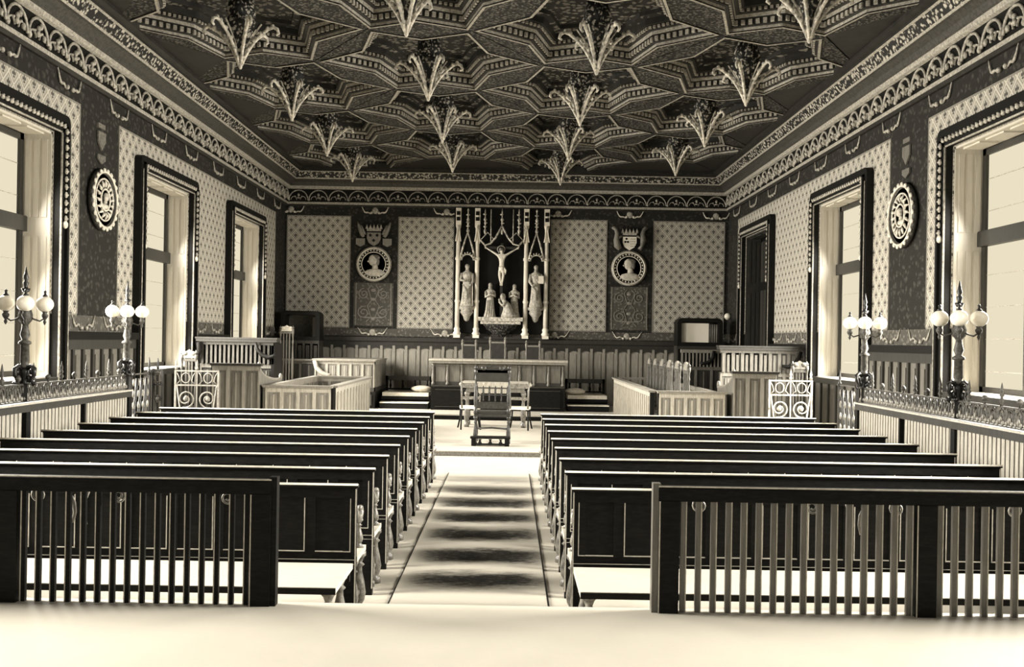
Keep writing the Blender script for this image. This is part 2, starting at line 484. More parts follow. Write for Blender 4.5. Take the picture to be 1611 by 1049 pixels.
for x,z in ((-5.95,5.36),(-3.68,5.36),(-1.75,5.36),(1.25,5.36),(3.18,5.36),(5.5,5.36),(-3.7,2.09),(-1.75,2.09),(1.2,2.09),(3.15,2.09)):
    for g in (-1,1):
        h = .13 if z > 3 else .08
        pts = [(x+g*(.12+.28*t), YB-.03, z+h*(1.9*t*t-.7)+.03*sin(8*t)) for t in [k/7 for k in range(8)]]
        rb.tube(pts, [.006+.016*sin(PI*min(1,k/7+.1)) for k in range(8)], 6)
        rb.ball((x+g*.10, YB-.03, z-.06), .035)
    rb.ball((x,YB-.02,z), (.09,.02,.09), 1, 10)
S('painted_ribbon', rb, [M['gilt'], M['giltd']], bw)

# ------------------------------------------------------------------ cornice, mitred round three walls
PROF = [(0,5.46),(.05,5.46),(.09,5.50),(.09,5.56),(.07,5.57),(.10,5.90),(.15,5.92),(.17,5.98),(.19,6.00),
        (.22,6.07),(.30,6.13),(.34,6.14),(.36,6.17),(.45,6.31),(.48,6.33),(.48,6.37),(.56,6.40),(.56,6.56),(.02,6.6)]
PM   = [0,0,1,0,2,1,1,3,3,3,3,1,4,1,0,0,5,5]
cn = MB()
path = lambda p: [(XL+p, YR), (XL+p, YB-p), (XR-p, YB-p), (XR-p, YR)]
for i in range(len(PROF)-1):
    (p0,z0),(p1,z1) = PROF[i], PROF[i+1]
    a, b = path(p0), path(p1)
    v = [(x,y,z0) for x,y in a] + [(x,y,z1) for x,y in b]
    cn.add(v, [(k,k+1,5+k,4+k) for k in range(3)], PM[i])
S('trim_2', cn, [M['ceild'], M['giltd'], M['ink'], M['ceilm'], M['carve'], M['ceild']])['label'] = 'carved and moulded cornice round the room'
# pointed arcade of the frieze: relief arches with hanging leaves
def arch_unit(mb, T, w, big=1.0):
    r = w/2-.012
    mb.tube([T(w/2+r*cos(PI*k/10), 5.60+.27*sin(PI*k/10), .05) for k in range(11)], .016*big, 5)
    for c in (.27,.73):
        mb.tube([T(c*w+.075*cos(PI*k/6), 5.615+.085*sin(PI*k/6), .04) for k in range(7)], .010*big, 4)
    mb.ball(T(w/2, 5.74, .05), (.035,.035,.045), 0, 6); mb.ball(T(w/2, 5.665, .045), (.05,.05,.022), 0, 6)
    mb.ball(T(.02, 5.615, .06), (.025,.025,.035), 0, 6)
    for c,z in ((.33,5.70),(.67,5.70)): mb.ball(T(c*w, z, .045), (.026,.026,.02), 0, 5)
tr = MB(); W = .52; n = int((XR-XL-.2)/W); w = (XR-XL-.2)/n
for k in range(n): arch_unit(tr, lambda u,z,p,k=k: (XL+.1+k*w+u, YB-.06-p, z), w)
n = 30; w = (YB-.12-10.4)/n
for X,s in ((XL,1),(XR,-1)):
    for k in range(n):
        T = lambda u,z,p,k=k: (X+s*(.06+p), 10.4+k*w+u, z)
        arch_unit(tr, T, w, 1.3)
        for jx,jz in ((.45,5.67),(.6,5.78),(.75,5.65),(.02,5.64),(.05,5.60)): tr.ball(T(jx*w,jz,.06), (.03,.035,.045), 0, 5)
S('trim_3', tr, M['giltd'])['label'] = 'pale tracery arches along the frieze'

# ------------------------------------------------------------------ coffered ceiling
ceil = S('ceiling', MB().box(XL-.6,XR+.6, YR,YB+.5, ZT,ZT+.15), M['ink'])
PY, PX, X0 = 3.37, 2.6, -4.0
HEX = [(1.856,0),(.744,PY/2),(-.744,PY/2),(-1.856,0),(-.744,-PY/2),(.744,-PY/2)]
ZC = 6.45
star = []
for k in range(6):
    a, b = HEX[k], HEX[(k+1)%6]
    star.append((a[0]*.93, a[1]*.93)); star.append(((a[0]+b[0])/2*.74, (a[1]+b[1])/2*.74))
hexb = []
for k in range(6):
    a, b = HEX[k], HEX[(k+1)%6]; hexb += [a, ((a[0]+b[0])/2, (a[1]+b[1])/2)]
cf = MB()
tiers = [(1.0,ZC),(1.0,ZC+.04),(.965,ZC+.05),(.96,ZC+.14),(.92,ZC+.15),(.91,ZC+.20),(.865,ZC+.21),(.86,ZC+.26),(.80,ZC+.27),(.79,ZC+.36),(.70,ZC+.38),(.69,ZC+.44)]
tm =    [2, 0, 0, 0, 2, 0, 0, 0, 0, 3, 0]
n = 12
for i in range(len(tiers)-1):
    (s0,z0),(s1,z1) = tiers[i], tiers[i+1]
    v = [(x*s0,y*s0,z0) for x,y in star] + [(x*s1,y*s1,z1) for x,y in star]
    cf.add(v, [(k,(k+1)%n,n+(k+1)%n,n+k) for k in range(n)], tm[i])
sc, zc = tiers[-1]
cf.add([(x*sc,y*sc,zc) for x,y in star], [tuple(range(n))], 3)
v = [(x,y,ZC-.002) for x,y in hexb] + [(x,y,ZC) for x,y in star]
cf.add(v, [(k,n+k,n+(k+1)%n,(k+1)%n) for k in range(n)], 4)
for si in (.985,):   # pale edging line under the ribs
    o = [(x*1.035,y*1.035) for x,y in star]
    cf.add([(x,y,ZC-.02) for x,y in star]+[(x,y,ZC-.02) for x,y in o], [(k,n+k,n+(k+1)%n,(k+1)%n) for k in range(n)], 2)
    cf.add([(x,y,ZC-.02) for x,y in o]+[(x,y,ZC) for x,y in o], [(k,(k+1)%n,n+(k+1)%n,n+k) for k in range(n)], 0)
for s_, za, zb, step in ((.955,ZC+.06,ZC+.13,.10),(.855,ZC+.215,ZC+.255,.075)):
    for k in range(n):   # dentil courses
        a = Vector((star[k][0]*s_, star[k][1]*s_)); b = Vector((star[(k+1)%n][0]*s_, star[(k+1)%n][1]*s_))
        L = (b-a).length; m = int(L/step); t = (b-a)/L; nr = Vector((-t.y, t.x))
        if nr.dot(-(a+b)) < 0: nr = -nr
        for j in range(m):
            c = a + t*(j+.5)*L/m; h = step*.27
            q = [c-t*h, c+t*h, c+t*h+nr*.03, c-t*h+nr*.03]
            vs = [(p_.x,p_.y,za) for p_ in q]+[(p_.x,p_.y,zb) for p_ in q]
            cf.add(vs, [(0,3,2,1),(0,1,5,4),(1,2,6,5),(2,3,7,6),(3,0,4,7)], 2)
cmats = [M['ceild'], M['ceilm'], M['giltd'], M['carvec'], M['carvef']]
src = None
def cells():
    for c in range(-1,5):
        for r in range(-1,8):
            y = (14.2 if c % 2 == 0 else 12.55) + PY*(r-3)
            if c in (-1,): y = 12.55+PY*(r-3)
            yield c, r, X0+PX*c, y
def clip(poly):
    for ax,lim,sg in ((0,XL,1),(0,XR,-1),(1,YR,1),(1,YB,-1)):
        out = []
        for i in range(len(poly)):
            a, b = poly[i-1], poly[i]; ia = sg*(a[ax]-lim) >= 0; ib = sg*(b[ax]-lim) >= 0
            if ia != ib:
                t = (lim-a[ax])/(b[ax]-a[ax]); out.append((a[0]+(b[0]-a[0])*t, a[1]+(b[1]-a[1])*t))
            if ib: out.append(b)
        poly = out
        if not poly: return []
    return poly
flat = MB(); boss = []
for c,r,x,y in cells():
    if 0 <= c <= 3 and 8 < y < 25:
        if src is None: src = cf.build('coffer', cmats, ceil, (x,y,0))
        else:
            o = src.copy(); C.objects.link(o); o.location = (x,y,0)
    else:
        pl = clip([(x+a,y+b) for a,b in HEX])
        if len(pl) > 2: flat.add([(a,b,ZC) for a,b in pl], [tuple(range(len(pl)))], 0)
S('ceiling_margin', flat, M['ceild'], ceil)

# carved pendants hanging from the coffers
pend = thing('ceiling_pendant', '', 'ceiling pendant', (0,0,5.88))
body = MB()
def pmod(a, i): return 1+.22*cos(6*a+i)
body.lathe([(.01,.0),(.035,.03),(.03,.08),(.05,.14),(.08,.26),(.12,.40),(.17,.52),(.22,.60),(.16,.68),(.20,.74),(.14,1.0)], (0,0,0), 18, 0, mod=pmod)
body.build('foliate_body', M['carveb'], pend)
arm = MB()
ap = [(.02,0),(.06,.10),(.12,.22),(.20,.34),(.30,.45),(.40,.53),(.47,.56),(.53,.53),(.55,.47),(.51,.44)]
arm.tube([(r,0,z) for r,z in ap], [.020,.022,.023,.024,.025,.026,.028,.028,.024,.016], 6)
for i in range(1,7): arm.ball((ap[i][0]-.01, 0, ap[i][1]+.012), (.032,.034,.036), 0, 6)
arm.tube([(.05,0,.12),(.10,0,.30),(.20,0,.46),(.30,0,.60)], .012, 4)
a0 = arm.build('bracket_arm', M['arm'], pend)
for k in range(1,6):
    o = a0.copy(); C.objects.link(o); o.parent = pend; o.rotation_euler = (0,0,k*PI/3)
bud = MB().ball((0,0,-.02), (.03,.03,.045), 0, 8); bud.build('bud', M['gilt'], pend)
colname = ['leftmost column', 'second column from the left', 'second column from the right', 'rightmost column']
plist = []
for c in range(4):
    ys = [14.2+PY*k for k in range(4)] if c % 2 == 0 else [12.55+PY*k for k in range(4)]
    if c == 1: pass
    plist += [(c, j, X0+PX*c, y) for j,y in enumerate(ys)]
rown = ['nearest the camera', 'second from the camera', 'third from the camera', 'nearest the far wall']
for i,(c,j,x,y) in enumerate(plist):
    lab = 'carved six-armed ceiling pendant in the %s, %s' % (colname[c], rown[j])
    if i == 0: pend.location = (x,y,5.88); pend['label'] = lab; pend['group'] = 'carved pendants of the coffered ceiling'
    else: dup(pend, (x,y,5.88), None, lab, 'carved pendants of the coffered ceiling')
# ================================================================== PUBLIC BENCHES
def turned(z0, z1, r=.03):
    h = z1-z0
    return [(r*a, z0+h*b) for a,b in ((1.1,0),(1.1,.10),(.6,.13),(.95,.2),(1.15,.32),(.9,.5),(.55,.66),(.5,.74),(.9,.78),(.5,.82),(.8,.9),(1.1,.93),(1.1,1))]
ORD = ['first','second','third','fourth','fifth','sixth','seventh','eighth','ninth']
def make_bench(xa, xb, side):
    cx = (xa+xb)/2; h = (xb-xa)/2; inner = 1 if side == 'left' else -1
    t = thing('public_bench', '', 'bench', (cx, 6.46, 0))
    b = MB()
    b.box(-h+.05,h-.05, .004,.024, .40,.92)
    b.box(-h,h, -.004,.034, .86,.94).box(-h+.05,h-.05, -.004,.034, .40,.50)
    n = int(round(2*h/.298)); d = 2*h/n
    for k in range(n+1):
        x = -h+k*d; b.box(max(-h,x-.035), min(h,x+.035), -.003,.033, .50,.86)
    for sx in (-1,1):
        x0 = sx*h; b.box(min(x0,x0-sx*.085),max(x0,x0-sx*.085), -.006,.044, 0,.94)
    br = b.build('backrest', M['bench'], t)
    e = MB()
    for k in range(n):
        x0, x1 = -h+k*d+.035, -h+(k+1)*d-.035
        if inner < 0: e.box(x0,x0+.006, -.007,.004, .505,.855)
        else: e.box(x1-.006,x1, -.007,.004, .505,.855)
        e.box(x0,x1, -.008,.004, .500,.506)
    e.box(-h,h, -.008,-.003, .447,.451).box(-h,h, -.008,-.003, .418,.421)
    for sx in (-1,1): e.tube([(sx*(h-.003),-.006,.05),(sx*(h-.003),-.006,.92)], .005, 4)
    e.build('panel_moulding_highlights', M['edge'], br)  # pale strips drawn where light catches the panel and upright edges
    c = MB(); pts = [(-.018,.93),(-.022,.940),(-.018,.947),(.034,.947),(.040,.940),(.034,.93)]
    c.prism(pts, lambda u,v,k: (-h-.012+(2*h+.024)*k, u, v))
    tr_ = c.build('top_rail', M['bench'], t)
    c = MB(); c.tube([(-h-.012,-.012,.947),(h+.012,-.012,.947)], .0095, 6); c.build('rail_edge_highlight', M['cap'], tr_)  # lit front edge of the rail drawn as a pale tube
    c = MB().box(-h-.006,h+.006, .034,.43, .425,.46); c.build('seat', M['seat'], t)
    c = MB().box(-h,h, .38,.40, .36,.425); c.build('seat_rail', M['bench'], t)
    for sx in (-1,1):
        x = sx*(h-.035)
        l = MB(); l.lathe(turned(0,.425,.045), (x,.38,0), 10); l.build('leg', M['turned'], t)
        l = MB(); l.tube([(x,.07,.15),(x,.38,.15)], .018, 6)
        l.lathe(turned(.03,.425,.032), (x,.14,0), 8); l.build('leg', M['turned'], t)
        a = MB(); a.lathe(turned(.46,.66,.028), (x,.34,0), 10)
        a.tube([(x,.04,.76),(x,.12,.755),(x,.22,.70),(x,.30,.665),(x,.37,.675),(x,.405,.70),(x,.40,.73),(x,.375,.735),(x,.365,.715)], [.022,.026,.026,.028,.028,.026,.022,.018,.014], 8)
        a.build('armrest', M['turned'], t)
    return t
for side, xa, xb in (('left',-4.66,-1.0),('right',.44,4.1)):
    proto = make_bench(xa, xb, side)
    for i in range(9):
        lab = '%s dark panelled bench from the slatted barrier on the %s of the aisle' % (ORD[i], side)
        g = 'dark public benches on the %s of the aisle' % side
        loc = ((xa+xb)/2, 6.46+.82*i, 0)
        if i == 0: proto['label'] = lab; proto['group'] = g
        else: dup(proto, loc, None, lab, g)
    t = thing('backless_bench', 'low pale-topped backless bench directly behind the slatted barrier, %s of the aisle' % side, 'bench', ((xa+xb)/2, 5.72, 0))
    h = (xb-xa)/2
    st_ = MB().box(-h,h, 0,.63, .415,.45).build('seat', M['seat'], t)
    MB().box(-h,h, -.006,0, .41,.446).box(-h,h,.5,.53,.36,.415).build('seat_edge', M['ink'], st_)
    for sx in (-1,1):
        for y in (.10,.50):
            x = sx*(h-.06); MB().lathe(turned(0,.415,.042), (x,y,0), 10).build('leg', M['turned'], t)

# ================================================================== SLATTED BARRIER ON THE REAR PLATFORM
def barrier(side):
    Y = 5.3; zt = 1.145
    t = thing('slatted_barrier', 'dark slatted wooden barrier on the raised rear floor, %s of the aisle' % side, 'barrier', (0,Y,PL))
    zz = zt-PL
    def px(x): return (x-802)*Y/1530
    if side == 'left':
        posts = [px(417), px(20), px(20)-1.376*1.0]; x_in, x_out = px(433), -4.7
        mat = M['bench']; sl = M['bench']
    else:
        posts = [px(1056), px(1459), px(1459)+1.40]; x_in, x_out = px(1039), 4.3
        mat = M['bench']; sl = M['slatg']
    lo, hi = min(x_in,x_out), max(x_in,x_out)
    r = MB(); pts = [(-.035,zz-.08),(-.035,zz-.012),(-.025,zz),(.025,zz),(.035,zz-.012),(.035,zz-.08)]
    r.prism(pts, lambda u,v,k: (lo+(hi-lo)*k, u, v)); rr = r.build('top_rail', mat, t)
    MB().box(lo,hi,-.036,-.030,zz-.004,zz+.003).build('rail_edge_highlight', M['edge'], rr)  # highlights on rail, post and slat edges drawn as pale strips
    for x in posts:
        pp = MB().box(x-.055,x+.055,-.04,.03,0,zz-.08).build('post', mat, t)
        MB().box(x-.055,x-.049,-.043,-.039,0,zz-.08).build('post_edge_highlight', M['edge'], pp)
    MB().box(x_in-.012 if side=='left' else x_in-.03, x_in+.03 if side=='left' else x_in+.012, -.03,.03, 0,zz+.015).build('end_stile', mat if side=='left' else M['slatg'], t)
    s = MB(); e = MB(); x = posts[0]; sg = -1 if side == 'left' else 1
    for a,b in zip(posts, posts[1:]+[x_out]):
        n = max(1,int(round(abs(b-a)/.0815))); d = (b-a)/n
        for k in range(1, n+1 if b == x_out else n):
            x = a+k*d
            if abs(x-b) < .07 and b != x_out: continue
            if abs(x-a) < .07: continue
            hw = .0125 if side == 'left' else .0145
            s.box(x-hw,x+hw,-.012,.012,0,zz-.08)
            ex = x-hw if side == 'left' else x+hw
            e.box(ex-.003,ex+.003,-.0145,-.010,0,zz-.08)  # bevel highlight painted on one side of each slat
    ss = s.build('slats', sl, t); e.build('slat_edge_highlights', M['edge'], ss)
    # wrought iron scrolls hanging under the rail on the far side
    T = lambda u,v: (u, .06, v)
    def scroll(cx, z, r, sgn):
        m = MB(); m.tube([T(cx+sgn*a, z+b) for a,b in spiral(0,0,r,.012,PI/2,PI/2+3.3*PI,20)], .0065, 5)
        m.tube([T(cx,z+r), T(cx-sgn*.05,z+r+.015), T(cx-sgn*.08,zz-.05)], .006, 5)
        m.build('iron_scroll', M['ironl'], t)
    if side == 'left': sc_, cs = [(65,1),(190,-1),(362,-1)], [128]
    else: sc_, cs = [(1105,1),(1283,-1),(1415,1),(1600,-1)], [1351]
    for x,g in sc_: scroll(px(x)*1.011, zz-.115, .042, g)
    for x in cs:
        m = MB(); c = px(x)*1.011
        for g in (-1,1):
            m.tube([T(c+g*a, zz-.08-b) for a,b in ((.060,0),(.045,.035),(.026,.075),(.020,.13),(.030,.18),(.044,.19),(.040,.168))], [.006,.009,.011,.010,.008,.007,.006], 6)
        m.build('iron_bracket', M['ironl'], t)
    return t
barrier('left'); barrier('right')

# ================================================================== SIDE RAILS WITH IRON CRESTING
def side_rail(side):
    X = -4.85 if side == 'left' else 4.40; s = 1 if side == 'left' else -1    # s points to the aisle
    ye = 12.38 if side == 'left' else 12.22; y0 = 5.5
    t = thing('panelled_side_rail', 'boarded wooden rail topped by iron cresting along the %s side of the public benches' % side, 'railing', (X,y0,0))
    L = ye-y0
    b = MB(); b.box(-.03,.0,0,L,0,1.15) if s > 0 else b.box(0,.03,0,L,0,1.15)
    b.build('boarding', M['oak'], t)
    def bx(mb, p0, p1, *a): return mb.box(min(s*p0,s*p1), max(s*p0,s*p1), *a)
    r = MB(); bx(r,-.05,.055,0,L,1.13,1.20); bx(r,-.06,.065,0,L,1.20,1.215); bx(r,0,.03,0,L,0,.16)
    r.build('top_beam', M['oakd'], t)
    MBe = MB(); bx(MBe,.058,.068,0,L,1.203,1.222); MBe.build('pale_beam_edge', M['edge'], t)  # pale strip along the aisle edge of the beam
    lamps = [9.73,12.32] if side == 'left' else [9.53,12.06]
    posts = [lamps[0]-2.6, lamps[0], lamps[0]+1.3, ye-.04]
    for k,y in enumerate(posts):
        w = .045 if k != 2 else .02
        m = MB(); bx(m,-.05,.05,y-y0-w,y-y0+w,0,1.2); m.build('post', M['bench'], t)
    m = MB(); y = .06
    while y < L-.04:
        if not any(abs(y+y0-p) < .06 for p in posts): bx(m,.004,.022,y-.027,y+.027,.10,1.13)
        y += .078
    m.build('vertical_slats', M['slat'], t)
    # cresting
    ir = MB(); pl = MB()
    bx(ir,-.012,.012,0,L+.8,1.395,1.412); bx(ir,-.010,.010,0,L,1.226,1.24)
    k = 0; y = .08
    P = lambda a,b,q=0: (q, y+a, b)
    while y < L-.02:
        ir.tube([P(.050*sin(2*PI*j/8), 1.325+.062*cos(2*PI*j/8)) for j in range(8)], .011, 5, closed=True)
        ir.tube([P(-.075,1.25),P(-.05,1.30),P(-.072,1.36),P(-.05,1.395)], .012, 5)
        ir.ball(P(0,1.325), (.014,.018,.03), 0, 6)
        for g in (-1,1): pl.ball(P(g*.045,1.262,.012*s), (.016,.026,.024), 0, 6)
        pl.ball(P(0,1.285,.012*s), (.014,.016,.040), 0, 6)
        if k % 2 == 0:
            tall = k % 4 == 0
            if tall: ir.lathe([(.018,0),(.008,.02),(.026,.045),(.010,.075),(.022,.095),(.012,.115),(.018,.13),(.002,.21)], P(0,1.41), 8)
            else: ir.lathe([(.014,0),(.008,.02),(.026,.035),(.030,.055),(.018,.075),(.003,.085)], P(0,1.41), 8)
        y += .155; k += 1
    ir.build('iron_cresting', M['ironm'], t); pl.build('cresting_leaves', M['ironl'], t)
    # full-height iron panel beyond the boarding and its dark end pole
    q = MB(); l = MB(); a, b_ = L+.04, L+.72
    for yy in (a+.03,b_): q.box(-.02,.02,yy-.018,yy+.018,0,1.40)
    for c in (a+.2,a+.36,a+.52):
        q.tube([(0,c+.05*sin(2.2*PI*j/10+c), .05+1.3*j/10) for j in range(11)], .022, 5)
    for j in range(9):
        for c in (a+.12,a+.29,a+.45,a+.61): l.ball((.01*s, c, .1+.15*j), (.014,.03,.05), 0, 6)
    q.lathe([(.022,0),(.03,.03),(.012,.06),(.02,.10),(.003,.22)], (0,b_,1.40), 8)
    q.build('iron_end_panel', M['iron'], t); l.build('panel_leaves', M['ironl'], t)
    return X, lamps
LN = {}
for side in ('left','right'): LN[side] = side_rail(side)

def scroll_gate(name, label, x0, x1, y, zt, mat, matl, finials):
    t = thing(name, label, 'gate', ((x0+x1)/2, y, 0)); h = (x1-x0)/2; zb = .08
    f = MB()
    for x in (-h+.012,h-.012): f.box(x-.012,x+.012,-.012,.012,0,zt)
    for z in (zb,zt-.21,zt-.012): f.box(-h,h,-.01,.01,z-.01,z+.01)
    f.box(-.008,.008,-.008,.008,zb,zt) if x1-x0 > .45 else None
    f.build('gate_frame', matl, t)
    g = MB(); P = lambda a,b: (a,0,b)
    halves = [(-h/2, h/2-.02),(h/2, h/2-.02)] if x1-x0 > .45 else [(0,h-.03)]
    for ci,(c,w) in enumerate(halves):
        sg = 1 if ci == 0 else -1
        g.tube([P(c+.06*cos(k*PI/6), zt-.11+.07*sin(k*PI/6)) for k in range(12)], .008, 5, closed=True)
        for q in (-1,1): g.tube([P(c+q*w*.95,zt-.2),P(c+q*w*.6,zt-.15),P(c+q*w*.75,zt-.08),P(c+q*w*.98,zt-.03)], .007, 5)
        zc = zt-.40
        g.tube([P(c+sg*a, zc+b) for a,b in spiral(0,0,w*.95,.03,-PI*.6,2.6*PI,30)], .011, 5)
        g.tube([P(c-sg*w*.9,zt-.22),P(c-sg*w*.5,zc-.2),P(c+sg*w*.3,zc-.30),P(c+sg*w*.9,zc-.48)], .011, 5)
        g.tube([P(c+sg*w*.9,zc-.2),P(c,zc-.35),P(c-sg*w*.8,zc-.55),P(c-sg*w*.9,zb+.1)], .010, 5)
        g.tube([P(c+a, zb+.25+b) for a,b in ((0,-.08),(-.07,.02),(-.06,.09),(-.02,.09),(0,.05),(.02,.09),(.06,.09),(.07,.02),(0,-.08))], .008, 5)
        g.ball(P(c,zc), (.035,.03,.035), 0, 8)
        for j in range(7): g.ball(P(c+w*.85*sin(j*2.1), zb+.1+.11*j), (.025,.012,.03), 0, 6)
    g.build('scrollwork', mat, t)
    for x in finials:
        MB().lathe([(.016,0),(.022,.03),(.010,.05),(.02,.075),(.003,.15)], (x,0,zt), 8).build('finial', matl, t)
scroll_gate('iron_screen', 'dark scrolled iron screen between the left side rail and the pale iron gate', -4.83,-4.68, 13.16, 1.46, M['ironm'], M['iron'], [.0])
scroll_gate('iron_gate', 'pale scrolled wrought iron gate near the left side rail', -4.65,-4.03, 13.52, 1.44, M['ironl'], M['ironl'], [-.29,0])
scroll_gate('iron_gate', 'scrolled wrought iron gate near the right side rail, below the tall right bench front', 3.61,4.22, 13.52, 1.44, M['arm'], M['arm'], [-.0,.28])

# ------------------------------------------------------------------ globe lamps on the rails
def make_lamp():
    t = thing('globe_lamp', '', 'lamp', (0,0,0))
    b = MB(); b.box(-.03,.03,-.03,.03,-.17,.0)
    b.lathe([(.04,0),(.05,.02),(.03,.05),(.045,.10),(.055,.14),(.03,.18)], (0,0,0), 10)
    for k in range(4):
        R = Matrix.Rotation(k*PI/2+PI/4, 4, 'Z')
        b.tube([(.03,0,.15),(.08,0,.19),(.125,0,.16),(.12,0,.10),(.09,0,.05),(.115,0,.0),(.14,0,.03)], [.018,.022,.024,.022,.018,.016,.014], 6, M=R)
        b.ball((.09,0,.13), (.03,.02,.03), 0, 6, M=R); b.ball((.06,0,.06), (.03,.02,.04), 0, 6, M=R)
    b.build('bracket_base', M['iron'], t)
    s = MB()
    s.lathe([(.04,.17),(.055,.19),(.034,.21),(.044,.23),(.040,.40),(.06,.41),(.06,.43),(.028,.45),(.048,.50),(.034,.56),(.028,.60),(.04,.61)], (0,0,0), 10)
    s.lathe([(.03,.61),(.055,.64),(.062,.70),(.045,.76),(.06,.78),(.03,.80),(.02,.84),(.035,.87)], (0,0,0), 12, mod=lambda a,i: 1+.12*cos(6*a))
    s.build('stem', M['ironm'], t)
    R0 = .175
    src = {}
    arm = MB(); arm.tube([(.02,0,.72),(.07,0,.66),(.13,0,.64),(R0,0,.67),(R0,0,.72)], .009, 6)
    arm.lathe([(.004,.60),(.018,.63),(.010,.65),(.03,.68),(.035,.70),(.02,.72),(.03,.735)], (R0,0,0), 8)
    gl = MB().ball((R0,0,.81), (.084,.084,.08), 0, 16)
    cp = MB().lathe([(.02,.885),(.03,.895),(.012,.91),(.012,.93),(.018,.935),(.004,.95)], (R0,0,0), 8)
    for nm,mb,mt in (('lamp_arm',arm,M['ironm']),('globe_shade',gl,M['globe']),('globe_cap',cp,M['iron'])):
        o0 = mb.build(nm, mt, t)
        for k in range(1,4):
            o = o0.copy(); C.objects.link(o); o.parent = t; o.rotation_euler = (0,0,k*PI/2)
    f = MB(); f.lathe([(.012,.86),(.012,.92),(.03,.93),(.045,.965),(.02,.95),(.02,.99),(.03,1.02),(.014,1.04),(.028,1.07),(.016,1.11),(.004,1.18)], (0,0,0), 8)
    f.build('finial', M['iron'], t)
    return t
lamp = make_lamp(); first = True
for side in ('left','right'):
    X, ys = LN[side]
    for k,y in enumerate(ys):
        lab = 'four-globe iron lamp on the %s side rail, %s' % (side, 'nearer the slatted barrier' if k == 0 else 'at the far end of the rail')
        if first: lamp.location = (X,y,1.40); lamp.rotation_euler = (0,0,math.atan2(4.85,y)); lamp['label'] = lab; lamp['group'] = 'globe lamps on the side rails'; first = False
        else: dup(lamp, (X,y,1.40), math.atan2(-X,y), lab, 'globe lamps on the side rails')
# ================================================================== COURT FURNITURE
def W(px, y): return (px-802)*y/1530          # world x of a photograph column at depth y (measuring aid)
def panel_wall(mb, ax, c, a, b, z0, z1, n, face, th=.05, mi=(0,1,2), fold=True, arches=False):
    """boarded wall along axis ax ('x' or 'y') at coordinate c from a to b, raised panels on side `face`"""
    def bx(p0,p1,u0,u1,z0_,z1_,m):
        q0, q1 = c+face*p0, c+face*p1
        if ax == 'x': mb.box(u0,u1,min(q0,q1),max(q0,q1),z0_,z1_,m)
        else: mb.box(min(q0,q1),max(q0,q1),u0,u1,z0_,z1_,m)
    bx(-th,0,a,b,z0,z1,mi[0])
    d = (b-a)/n
    for k in range(n+1):
        u = a+k*d; bx(0,.025,max(a,u-.03),min(b,u+.03),z0,z1,mi[1])
    bx(0,.022,a,b,z1-.08,z1,mi[1]); bx(0,.03,a,b,z0,z0+.10,mi[2])
    if fold:
        for k in range(n):
            u = a+(k+.5)*d
            bx(0,.012,u-d*.22,u+d*.22,z0+.14,z1-.12,mi[0])
            bx(0,.018,u-.012,u+.012,z0+.14,z1-.12,mi[1])
def cap(mb, x0,x1,y0,y1,z, m=0, o=.03, h=.04):
    mb.box(x0-o,x1+o,y0-o,y1+o,z-.001,z+h*.6,m); mb.box(x0-o-.012,x1+o+.012,y0-o-.012,y1+o+.012,z+h*.6,z+h,m)
OAK = [M['oak'], M['oakl'], M['oakd']]
PALE = [M['oakl'], M['slat'], M['oak']]
DIM = [M['oakd'], M['oak'], M['ink']]
def scroll_end(name, parent, x, y0, z0, y1, z1, th, mat, zbase, edge):
    """curved end board stepping down from (y0,z0) to (y1,z1) with a volute at each end"""
    n = 12; top = []
    for k in range(n+1):
        t = k/n; a = t*PI/2
        top.append((y0+(y1-y0)*(1-cos(a)), z1+(z0-z1)*(1-sin(a))))
    m = MB(); pts = [(y0,zbase)]+top+[(y1,zbase)]
    m.prism(pts, lambda u,v,k: (x+th*(k-.5), u, v)); m.build(name, mat, parent)
    e = MB(); e.tube([(x,a,b+.01) for a,b in top], .03, 6)
    sg = 1 if y1 > y0 else -1
    e.tube([(x,y0+sg*.04+a,z0-.02+b) for a,b in spiral(0,0,.07,.015,-PI/2,2.6*PI,18)], .022, 6)
    e.tube([(x,y1+a,z1+.05+b) for a,b in spiral(0,0,.07,.015,-PI/2,2.6*PI,18)], .022, 6)
    e.build('volute_moulding', edge, parent)

# --- left low pen
x0, x1 = -4.15, -3.02
t = thing('panelled_pen', 'pale low panelled pen with an open top, left of the aisle front', 'court enclosure', (0,0,0))
m = MB(); panel_wall(m,'x',16.6,x0,x1-.02,L1,1.06,4,-1); m.build('front_panel', PALE, t)
m = MB(); panel_wall(m,'y',x1,16.78,20.95,L1,1.06,12,1,mi=(1,1,2)); m.build('side_panel', PALE, t)
m = MB(); panel_wall(m,'y',x0,16.6,20.95,L1,1.06,10,1); m.build('side_panel', OAK, t)
m = MB(); panel_wall(m,'x',20.95,x0,x1,L1,1.06,4,-1); m.build('rear_panel', OAK, t)
m = MB(); m.box(x1-.03,x1+.03,16.62,16.68,L1,1.06).box(x1-.03,x1+.03,16.74,16.80,L1,1.06).box(x1-.02,x1,16.68,16.74,.62,.66,1); m.build('gate_post', [M['ink'],M['slat']], t)
m = MB(); cap(m,x0,x1-.02,16.56,16.62,1.06); cap(m,x1-.03,x1+.03,16.80,20.95,1.06); cap(m,x0-.03,x0+.02,16.6,20.95,1.06); cap(m,x0,x1,20.93,20.98,1.06)
m.build('cap_rail', M['oakl'], t)
